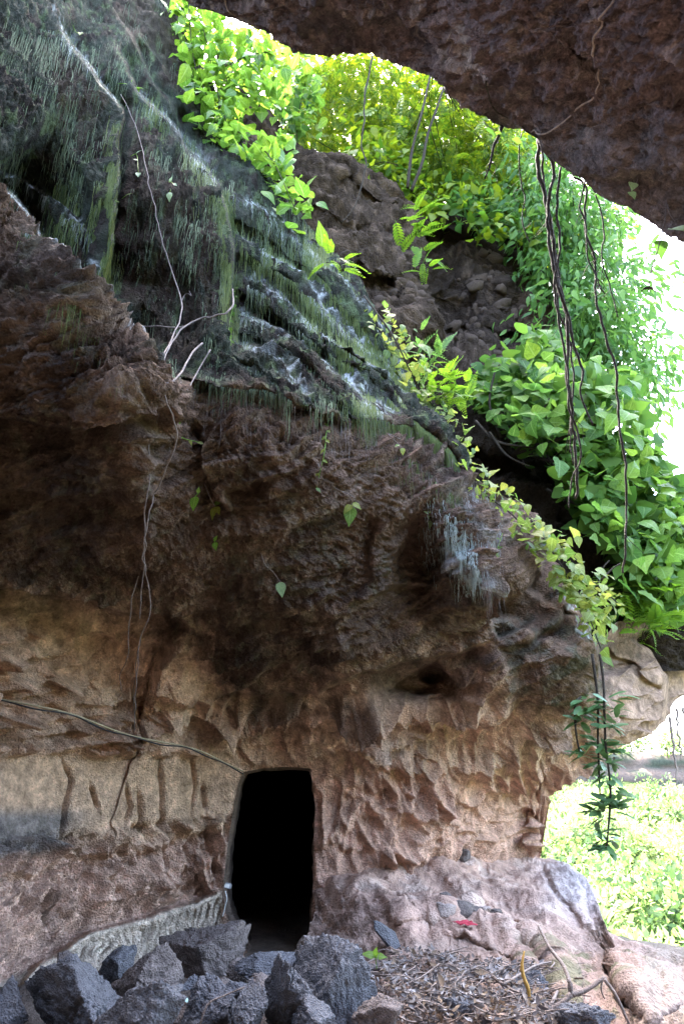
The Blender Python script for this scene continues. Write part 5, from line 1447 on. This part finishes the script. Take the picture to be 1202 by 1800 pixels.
# ------------------------------------------------------------------ electric cord and small lamp at the doorway
M_CORD = plain_mat('dusty_cord', (.24, .20, .125), .6, .25, 60, .1)
M_CORDB = plain_mat('black_cord', (.02, .02, .022), .5, .2, 60, .1)
M_WHITE = plain_mat('white_plastic', (.62, .62, .58), .5, .1, 60, .05)
M_GREY = plain_mat('grey_plastic', (.25, .25, .26), .5, .1, 60, .05)
cp_ = [(-40, 1222), (0, 1230), (60, 1240), (110, 1248), (137, 1253), (170, 1272), (210, 1292), (240, 1300), (283, 1301), (300, 1308), (340, 1315), (363, 1318), (375, 1330), (400, 1350), (428, 1356)]
pc = on_cliff(cp_, .10)
for _ in range(3): pc[1:-1] = .25 * pc[:-2] + .5 * pc[1:-1] + .25 * pc[2:]
er = empty('electric_cord', Vector(pc[0]), 'long yellowish electric cord strung across the carved rock to the doorway', 'cord')
V_, q_, t_ = tube_np(catmull(pc, 6), .008, 6)
link('yellow_wire', mesh_np('yellow_wire', V_ - pc[0], q_, t_, mat=M_CORD), er)
pb = catmull(pc, 6) + np.array([0, -.004, -.014]) + .010 * np.sin(np.arange(len(catmull(pc, 6))) * .35)[:, None] * np.array([0, 0, 1])
V_, q_, t_ = tube_np(pb, .007, 6)
link('black_wire', mesh_np('black_wire', V_ - pc[0], q_, t_, mat=M_CORDB), er)
def bm_box(sx, sy, sz, bev=.15):
    import bmesh
    bm = bmesh.new()
    bmesh.ops.create_cube(bm, size=1)
    bmesh.ops.scale(bm, vec=(sx, sy, sz), verts=bm.verts)
    bmesh.ops.bevel(bm, geom=bm.edges[:], offset=min(sx, sy, sz) * bev, segments=2, affect='EDGES')
    return bm
def bm_obj(name, bm, mat, parent=None, loc=(0, 0, 0), rot=(0, 0, 0)):
    me = bpy.data.meshes.new(name); bm.to_mesh(me); bm.free(); me.materials.append(mat)
    o = link(name, me, parent, loc); o.rotation_euler = rot
    return o
lp = PV(401, 1557, 7.85)
lr = empty('wall_lamp', lp, 'small white lamp box hanging at the side of the dark doorway', 'lamp')
bm_obj('housing', bm_box(.07, .05, .045), M_GREY, lr, (0, 0, 0), (.1, .2, .2))
bm_obj('lens', bm_box(.05, .012, .034), M_WHITE, lr, (-.006, -.030, .003), (.1, .2, .2))
V_, q_, t_ = tube_np(catmull(P([396, 399, 396, 394, 391], [1566, 1580, 1592, 1602, 1612], [7.85, 7.84, 7.84, 7.84, 7.84]), 5), .005, 5)
link('lead', mesh_np('lead', V_ - np.array(lp), q_, t_, mat=M_WHITE), lr)

# ------------------------------------------------------------------ boulders
import bmesh
_ico = {}
def ico(sub):
    if sub not in _ico:
        bm = bmesh.new(); bmesh.ops.create_icosphere(bm, subdivisions=sub, radius=1)
        bm.verts.ensure_lookup_table()
        _ico[sub] = (np.array([v.co[:] for v in bm.verts]), np.array([[v.index for v in f.verts] for f in bm.faces])); bm.free()
    return _ico[sub]
def rock_np(seed, sub=4, facets=11, rough=.10, fine=.05, cut=(.5, .9), flat_top=None):
    """Angular block: a ball cut by random planes, its faces roughened."""
    g = np.random.default_rng(seed)
    d, f = ico(sub)
    nrm = g.normal(size=(facets, 3)); nrm /= np.linalg.norm(nrm, axis=1)[:, None]
    h = g.uniform(*cut, facets)
    if flat_top is not None:
        nrm = np.concatenate([nrm, [[.1, -.1, 1]]]); nrm[-1] /= np.linalg.norm(nrm[-1]); h = np.append(h, flat_top)
    q = d @ nrm.T
    r = np.where(q > .05, h / np.maximum(q, .05), 9).min(1)
    r = np.minimum(r, 1.6)
    v = d * r[:, None]
    n2 = fbm(v * 2.2 + seed, 4, seed, .55)
    v = v * (1 + rough * n2 + fine * fbm(v * 8 + seed, 4, seed + 3, .65) - rough * .8 * (1 - ss(0, .22, np.abs(fbm(v * 1.7 + seed * 2, 3, seed + 5)))))[:, None]
    return v, f
M_BASALT = rock_mat('basalt', base=(.115, .112, .118), scale=1.8, bump=.8, rough=.85, vary=.32, spec=.2, fleck=.10)
M_BROWNR = rock_mat('brown_stone', base=(.165, .135, .12), scale=1.8, bump=.7, vary=.4, fleck=.15)
M_TUFF = rock_mat('pale_stone', base=(.36, .29, .25), scale=2.0, bump=.6, vary=.3)
M_COB = rock_mat('cobble', base=(.085, .062, .050), scale=1.5, bump=.6, vary=.4)
def boulder(label, px, py, w, h, Y, mat, seed, deep=.8, name='boulder', sub=6, group='boulders piled in front of the doorway', rot=None, facets=15, cat='boulder', flat=None, cut=(.5, .92), z_min=None):
    c = np.array(P(px, py, Y))
    rng = np.linalg.norm(c - CAM)
    dep = ((c - CAM) * np.array([0, CP, SP])).sum()
    sx, sz = w / FPX * dep * .5 * 1.15, h / FPX * dep * .5 * 1.15
    v, f = rock_np(seed, sub, facets, cut=cut, flat_top=flat)
    rz = seed * 1.7 if rot is None else rot
    v = v / np.array([np.abs(v[:, 0]).max(), np.abs(v[:, 1]).max(), np.abs(v[:, 2]).max()])
    v = v * np.array([sx, max(sx, sz) * deep, sz])
    o = link(name, mesh_np(name, v, None, f, mat=mat, smooth=False if sub < 4 else True), None, Vector(c))
    return tag(o, label, cat, group)
boulder('large brown grey boulder with a peaked top leaning against the bench left of the doorway', 366, 1690, 165, 150, 6.0, M_BROWNR, 3, facets=10)
boulder('big dark boulder with a pale sloping top, in front of the pale bench', 160, 1785, 230, 180, 4.3, M_BASALT, 12, facets=11)
boulder('rough low boulder at the very front, overlapping the big pale-topped one', 245, 1800, 165, 130, 3.8, M_BASALT, 17)
boulder('grey brown boulder between the pale-topped one and the peaked one', 262, 1722, 130, 100, 5.0, M_BROWNR, 21)
boulder('nearly black boulder in the front corner under the pale bench', 5, 1790, 90, 110, 4.1, M_BASALT, 24)
boulder('cracked grey block in front of the peaked boulder', 372, 1775, 85, 110, 4.2, M_BASALT, 28)
boulder('upright bluish block with a furrowed front, centre of the pile', 495, 1765, 120, 150, 4.2, M_BASALT, 31, facets=14)
boulder('largest bluish boulder of the pile, steep and bright on top, beside the leaf litter', 598, 1745, 170, 180, 4.3, M_BASALT, 37, facets=12)
boulder('flat topped slab lying across the pile just below the doorway', 478, 1697, 115, 42, 5.2, M_BASALT, 41, flat=.5)
boulder('dark wedge shaped stone low in the gap beside the furrowed block', 432, 1785, 70, 90, 4.0, M_BASALT, 43)
boulder('pale pinkish block standing at the foot of the door jamb', 553, 1668, 66, 70, 6.4, M_TUFF, 46, flat=.7)
boulder('low bluish rock at the front under the fork of the dead branch', 1020, 1795, 110, 90, 4.3, M_BASALT, 49)
boulder('flat dark slab half buried at the back of the leaf litter', 885, 1725, 130, 42, 5.1, M_BASALT, 52, flat=.5)
boulder('black angular stone in the middle of the leaf litter', 812, 1752, 85, 52, 4.7, M_BASALT, 55)
boulder('sharp black wedge in the leaf litter, nearer than the other stones there', 792, 1780, 80, 48, 4.3, M_BASALT, 58)
boulder('blackish stone behind the yellow curled leaf', 940, 1735, 62, 46, 5.0, M_BASALT, 61)
g_ = np.random.default_rng(9)
for k, (a, b, s_, Y, lab) in enumerate([(410, 1752, 46, 4.7, 'small rubble stone between the cracked grey block and the furrowed block'), (455, 1735, 40, 4.6, 'small stone wedged against the furrowed block below the flat topped slab'), (335, 1745, 40, 5.0, 'brown stone under the lower corner of the peaked boulder'), (325, 1790, 44, 4.2, 'dark stone filling the gap between low front boulder and cracked block'),
        (540, 1700, 50, 5.2, 'stone behind the largest bluish boulder, below the door jamb block'), (420, 1712, 40, 5.4, 'brown stone in the corner between the peaked boulder and the flat slab'), (555, 1795, 60, 4.0, 'front stone in the cleft between furrowed block and largest bluish boulder'), (660, 1790, 60, 4.1, 'brownish stone where the largest bluish boulder meets the leaf litter'),
        (440, 1740, 30, 4.8, 'tiny stone on top of the rubble left of the furrowed block'), (395, 1735, 34, 4.9, 'little brown stone at the foot of the peaked boulder'), (210, 1700, 50, 5.4, 'stone just behind the pale-topped boulder, against the bench'), (120, 1710, 50, 5.2, 'half hidden stone behind the far end of the pale-topped boulder'), (520, 1730, 40, 4.8, 'stone in the notch behind the furrowed block and the bluish boulder')]):
    boulder(lab, a, b, s_ * 1.4, s_ * 1.2, Y, [M_BASALT, M_BROWNR][k % 2], 70 + k, name='rubble_stone', sub=5, group='rubble between the boulders', cat='stone')

# mound that carries the boulders
xm = np.linspace(-3.2, 1.0, 90); ym = np.linspace(2.4, 6.8, 90)
XM, YM = np.meshgrid(xm, ym)
ZM = .02 + .40 * ss(-3.1, -2.2, XM) * ss(.8, -.2, XM) * ss(6.7, 5.2, YM) * ss(2.5, 3.2, YM) + .08 * fbm(np.stack([XM * 3, YM * 3, XM * 0], -1), 4, 901) - .05
VM = np.stack([XM, YM, ZM], -1)
CM = np.empty(VM.shape); CM[:] = (.075, .06, .05)
tag(link('rubble_soil', mesh_np('rubble_soil', VM, grid_quads(*VM.shape[:2]), mat=M_GROUND, col=CM)), kind='structure')

# stones lying on the shelf
def shelf_pt(a, b, up=.0):
    p, n = surf_shelf(a, b)
    return p[0] + np.array([0, 0, up])
def shelf_stone(label, a, b, w, h, mat, seed, flat=.5, name='stone', group='loose stones on the rock shelf'):
    p = shelf_pt(a, b + h * .5)
    o = boulder(label, a, b, w * 1.35, h * 1.5, p[1] - .07, mat, seed, name=name, sub=4, group=group, cat='stone', flat=flat, deep=.8)
    return o
for k, (a, b, w, h, lab) in enumerate([(760, 1590, 34, 14, 'flat pale stone at the near end of the row on the shelf'), (784, 1582, 30, 22, 'thin dark stone standing on edge in the row on the shelf'), (786, 1600, 24, 14, 'small brown chip below the standing stone in the row'), (806, 1594, 34, 18, 'largest pale stone in the middle of the row on the shelf'),
                                       (830, 1588, 30, 12, 'flat reddish stone lying on top of the middle of the row'), (832, 1600, 22, 16, 'pale cube shaped stone in front of the reddish flat one'), (848, 1598, 22, 14, 'dark small stone at the far end of the row'), (872, 1602, 18, 8, 'lone tiny stone lying a little beyond the row'), (726, 1588, 18, 12, 'small square stone lying just before the row on the shelf')]):
    shelf_stone(lab, a, b, w, h, [M_TUFF, M_BROWNR][k % 2], 120 + k)
shelf_stone('brown stone lying at the foot of the scooped wall', 818, 1502, 26, 17, M_BROWNR, 131)
shelf_stone('flat stone lying beside the brown stone at the foot of the scooped wall', 765, 1502, 24, 9, M_TUFF, 132)
c = np.array(shelf_pt(683, 1672)); 
v, f = rock_np(140, 4, 9, .03, .02)
v = v / np.abs(v).max(0) * np.array([.16, .028, .085])
sl = link('slab', mesh_np('slab', v, None, f, mat=M_BASALT, smooth=True), None, Vector(c + np.array([0, -.05, .06])))
sl.rotation_euler = (math.radians(-28), math.radians(34), math.radians(10))
tag(sl, 'thin dark slab leaning on the sloping shelf beside the boulders', 'slab')
# crumpled red scrap
n_ = 14
gx_, gy_ = np.meshgrid(np.linspace(-1, 1, n_), np.linspace(-1, 1, n_))
Vr = np.stack([gx_ * .07 * (1 - .45 * gy_ * gx_), gy_ * .026 * (1 + .4 * gx_), .018 * perlin(np.stack([gx_ * 2, gy_ * 2, gx_ * 0], -1), 7) + .02], -1)
M_RED = plain_mat('red_plastic', (.30, .03, .045), .5, .15, 30, .1)
me_ = mesh_np('red_scrap', Vr, grid_quads(n_, n_), mat=M_RED)
rs = link('red_scrap', me_, None, Vector(shelf_pt(814, 1648)) + Vector((0, -.03, .015)))
rs.rotation_euler = (math.radians(25), 0, .2); md = rs.modifiers.new('thickness', 'SOLIDIFY'); md.thickness = .003
tag(rs, 'crumpled scrap of red plastic lying on the rock shelf', 'litter')
Vr2 = np.stack([gx_ * .10, gy_ * .03, .025 * (1 - gy_ ** 2) + .006 * perlin(np.stack([gx_ * 3, gy_ * 2, gx_ * 0], -1), 8)], -1)
M_PG = plain_mat('pale_green_plastic', (.35, .48, .42), .35, .1, 30, .05)
ps = link('plastic_scrap', mesh_np('plastic_scrap', Vr2, grid_quads(n_, n_), mat=M_PG), None, PV(318, 1762, 4.55))
ps.rotation_euler = (.3, .15, .1); md = ps.modifiers.new('thickness', 'SOLIDIFY'); md.thickness = .003
tag(ps, 'pale green strip of plastic caught between the front boulders', 'litter')

# ------------------------------------------------------------------ litter, twigs and branch on the slope in front
def litter_field(n, poly, seed):
    c = in_poly_pts(poly, n, seed)
    p, nn = surf_shelf(c[:, 0], c[:, 1])
    return p, nn
LIT = [(655, 1720), (700, 1690), (780, 1700), (860, 1720), (960, 1730), (1000, 1760), (1030, 1830), (640, 1830), (630, 1760)]
p, nn = litter_field(3600, LIT, 905)
gl = np.random.default_rng(906)
dv = gl.normal(size=p.shape); dv[:, 2] *= .3
Ml = rot_frames(dv, np.array([0, -.3, 1])[None] + gl.normal(size=p.shape) * .5, gl.normal(size=len(p)) * .5)
colL = np.array([(.10, .085, .075), (.17, .145, .13), (.055, .045, .042), (.22, .20, .19), (.15, .11, .075)])[gl.integers(0, 5, len(p))]
M_DRY = leaf_mat('dry_leaf', (.1, .1, .1), (.2, .2, .2), .1, rough=.8, use_attr=True)
LC = blade([(0, .03), (.3, .22), (.65, .18), (1, .01)], .35, -.35, .05, 5)
Vs, Q, T = scatter_np(LC, p + np.array([0, 0, .02]) + nn * gl.uniform(0, .04, len(p))[:, None], Ml, gl.uniform(.015, .055, len(p)) * (1 + .6 * (gl.uniform(size=len(p)) > .93)))
lit = link('leaf_litter', mesh_np('leaf_litter', Vs, Q, T, mat=M_DRY, col=np.repeat(colL, len(LC[0]), 0)))
tag(lit, 'dry leaves and crumbled debris covering the slope beside the boulders', 'leaf litter', kind='stuff')
B = Bag()
p, nn = litter_field(420, LIT, 907)
for k in range(len(p)):
    a = gl.uniform(0, 6.28); L = gl.uniform(.05, .28)
    d = np.array([math.cos(a), math.sin(a) * .8, gl.uniform(-.1, .35)])
    s0 = p[k] + nn[k] * .025
    B.tube([s0, s0 + d * L * .5 + gl.normal(size=3) * .02, s0 + d * L], [.005, .002], 4, 3)
tag(B.build('twig_litter', M_TWIG), 'small dry twigs scattered through the leaf litter', 'twigs', kind='stuff')
GT = 'fallen twigs on the leaf litter'
for k, (pts, r, lab) in enumerate([([(880, 1775), (930, 1745), (960, 1735), (990, 1735)], .008, 'grey arched twig reaching to the fork of the dead branch'),
                                   ([(860, 1760), (900, 1780), (940, 1790), (965, 1800)], .009, 'dark twig lying low in front of the yellow curled leaf'),
                                   ([(700, 1775), (735, 1768), (770, 1750)], .006, 'pale thin twig at the near edge of the litter by the bluish boulder'),
                                   ([(640, 1715), (665, 1700), (705, 1695)], .006, 'bent twig lying at the back of the litter below the leaning slab'),
                                   ([(965, 1790), (985, 1770), (1010, 1760)], .010, 'short thick twig under the fork of the dead branch')]):
    p, _ = surf_shelf([q[0] for q in pts], [q[1] for q in pts])
    cord('twig', lab, 'twig', p + np.array([0, -.05, .06]), [r, r * .5], M_TWIG, GT)
br = [(946, 1628), (965, 1665), (988, 1695), (1000, 1725), (1003, 1748)]
def Pb(pts, Y): return P([q[0] for q in pts], [q[1] for q in pts], Y)
fb = empty('fallen_branch', PV(1003, 1748, 4.5), 'crooked dead branch forking over the front of the rock shelf', 'branch')
fo = np.array(fb.location)
for nm, pts, r, Y in [('limb', br, [.007, .011, .016], [4.9, 4.75, 4.6, 4.5, 4.5]), ('limb', [(1003, 1748), (1030, 1740), (1058, 1721), (1064, 1722)], [.016, .012, .010], 4.5),
                      ('limb', [(1062, 1722), (1082, 1750), (1100, 1790), (1112, 1815)], [.010, .006], 4.45), ('limb', [(1003, 1748), (985, 1765), (955, 1778), (930, 1800)], [.016, .013, .008], 4.45), ('side_twig', [(1058, 1722), (1056, 1740), (1062, 1756)], [.006, .003], 4.5)]:
    V_, q_, t_ = tube_np(catmull(Pb(pts, Y), 6), r, 7, .08)
    link(nm, mesh_np(nm, V_ - fo, q_, t_, mat=M_TWIG), fb)
ct = [(380, 1830), (362, 1790), (372, 1768), (395, 1752), (420, 1745), (445, 1730)]
cord('twig', 'pale forked twig lying among the boulders below the peaked one', 'twig', Pb([(352, 1800), (366, 1765), (395, 1750), (430, 1735)], 4.0), [.006, .003], M_TWIG, GT)
# curled yellow leaf, seedling
yl = Pb([(921, 1672), (917, 1695), (919, 1715), (928, 1740), (930, 1765), (926, 1780)], 4.45)
M_YEL = plain_mat('yellow_dry_leaf', (.33, .19, .05), .7, .25, 40, .1)
V_, q_, t_ = tube_np(catmull(yl, 6), [.004, .010, .012, .008, .004], 6, .12)
o_ = link('curled_leaf', mesh_np('curled_leaf', V_ - yl[0], q_, t_, mat=M_YEL), None, Vector(yl[0]))
tag(o_, 'long yellow curled dry leaf standing up from the litter', 'leaf')
sp = shelf_pt(664, 1735)
se = empty('seedling', Vector(sp), 'tiny bright green seedling in the litter beside the bluish boulder', 'seedling')
B = Bag(); B.tube([sp, sp + np.array([0, -.02, .06]), sp + np.array([-.01, -.03, .12])], [.004, .002], 5, 4); B.build('stem', M_FERN, se)
leaf_objects('leaf', [leaf_mesh('seed', ovates[0], M_LIME)], np.array([sp + np.array([-.01, -.03, .12])] * 3), rot_frames(np.array([(-.9, -.2, .3), (.9, -.3, .1), (.1, -.5, .8)]), np.array([(0, -.7, .7)] * 3), np.zeros(3)), [.09, .08, .06], se)

# ------------------------------------------------------------------ cobbles set in the bluff
cob_me = []
for k in range(4):
    v, f = rock_np(150 + k, 2, 14, .06, .03, (.75, .95))
    cob_me.append(mesh_np('stone', v, None, f, mat=M_COB, smooth=True))
c1 = in_poly_pts([(765, 540), (880, 530), (960, 560), (955, 620), (880, 640), (790, 640), (765, 600)], 75, 911)
c2 = in_poly_pts([(620, 400), (700, 430), (740, 480), (740, 570), (690, 560), (640, 500), (590, 430)], 34, 912)
c3 = in_poly_pts([(770, 420), (860, 440), (940, 470), (960, 550), (780, 520)], 22, 913)
cc3 = np.concatenate([c1, c2, c3])
p, nn = surf_grid(cc3[:, 0], cc3[:, 1], xd, PYd, Vd, Nd)
gc = np.random.default_rng(914)
for k in range(len(cc3)):
    o = link('stone', cob_me[k % 4], bluff)
    s_ = .045 + .15 * gc.uniform() ** 2.2
    o.location = Vector(p[k] - nn[k] * s_ * .30)
    o.scale = (s_ * gc.uniform(.9, 1.3), s_ * .8, s_ * gc.uniform(.7, 1.0))
    o.rotation_euler = (gc.uniform(-.5, .5), gc.uniform(-1, 1), gc.uniform(-.4, .4))

# ------------------------------------------------------------------ scrub on the sunlit hillside across the gorge
gf = np.random.default_rng(921)
protos = []
for k in range(5):
    nl = 420
    blobs = gf.normal(size=(9, 3)) * np.array([.55, .55, .35]) + np.array([0, 0, .75]); br_ = gf.uniform(.3, .55, 9)
    j = gf.integers(0, 9, nl)
    q = gf.normal(size=(nl, 3)); q /= np.linalg.norm(q, axis=1)[:, None]
    pos = blobs[j] + q * br_[j][:, None] * gf.uniform(.7, 1, nl)[:, None]
    M = rot_frames(q + gf.normal(size=q.shape) * .6, np.array([0, 0, 1.0]) + gf.normal(size=q.shape) * .5, gf.normal(size=nl))
    Vs, Q, T = scatter_np(DIAMOND, pos, M, gf.uniform(.14, .30, nl))
    B = Bag(); B.tube([(0, 0, -.4), (.03, 0, .3), (0, .05, .8)], [.07, .03], 5, 3)
    crown = mesh_np('crown', Vs, Q, T, mat=[M_FARL, M_FARL, M_FARD, M_FARL, M_FARD][k])
    tb = mesh_np('trunk', np.concatenate(B.v), np.concatenate(B.q), np.concatenate(B.t), mat=M_BARK)
    protos.append((crown, tb))
def far_bush(x, y, s_, k, label, group, name='scrub_bush', zo=0.0):
    z = float(ground_h(np.array([x]), np.array([y]))[0]) + zo
    r_ = empty(name, (x, y, z), label, 'bush', group)
    r_.rotation_euler = (0, 0, gf.uniform(0, 6)); r_.scale = (s_, s_, s_ * gf.uniform(.8, 1.2))
    link('crown', protos[k][0], r_); link('trunk', protos[k][1], r_)
n_b = 0
for Yk in np.arange(33, 94, 2.4):
    lo, hi = P(925, 1500, Yk)[0], P(1230, 1500, Yk)[0]
    xk = lo + gf.uniform(0, 1.5)
    while xk < hi and n_b < 290:
        k = int(gf.integers(0, 5))
        far_bush(xk, Yk + gf.uniform(-1.2, 1.2), gf.uniform(1.5, 3.4) * (1 - .35 * float(ss(70, 94, Yk))), k, 'pale sunlit bush in the scrub covering the hillside across the gorge' if k not in (2, 4) else 'darker green bush in the scrub covering the hillside across the gorge', 'scrub bushes on the far hillside')
        xk += gf.uniform(2.0, 4.2); n_b += 1
for k in range(26):
    x = 36 + k * 2.6 + gf.uniform(-1, 1)
    y = 129 + gf.uniform(-2, 6)
    r_ = empty('cliff_top_tree', (x, y, 8.4 + gf.uniform(-.6, .4)), 'hazy tree in the row along the top of the far rock band', 'tree', 'trees on top of the far rock band')
    s_ = gf.uniform(2.2, 3.6); r_.scale = (s_, s_, s_)
    link('crown', protos[k % 5][0], r_); link('trunk', protos[k % 5][1], r_)
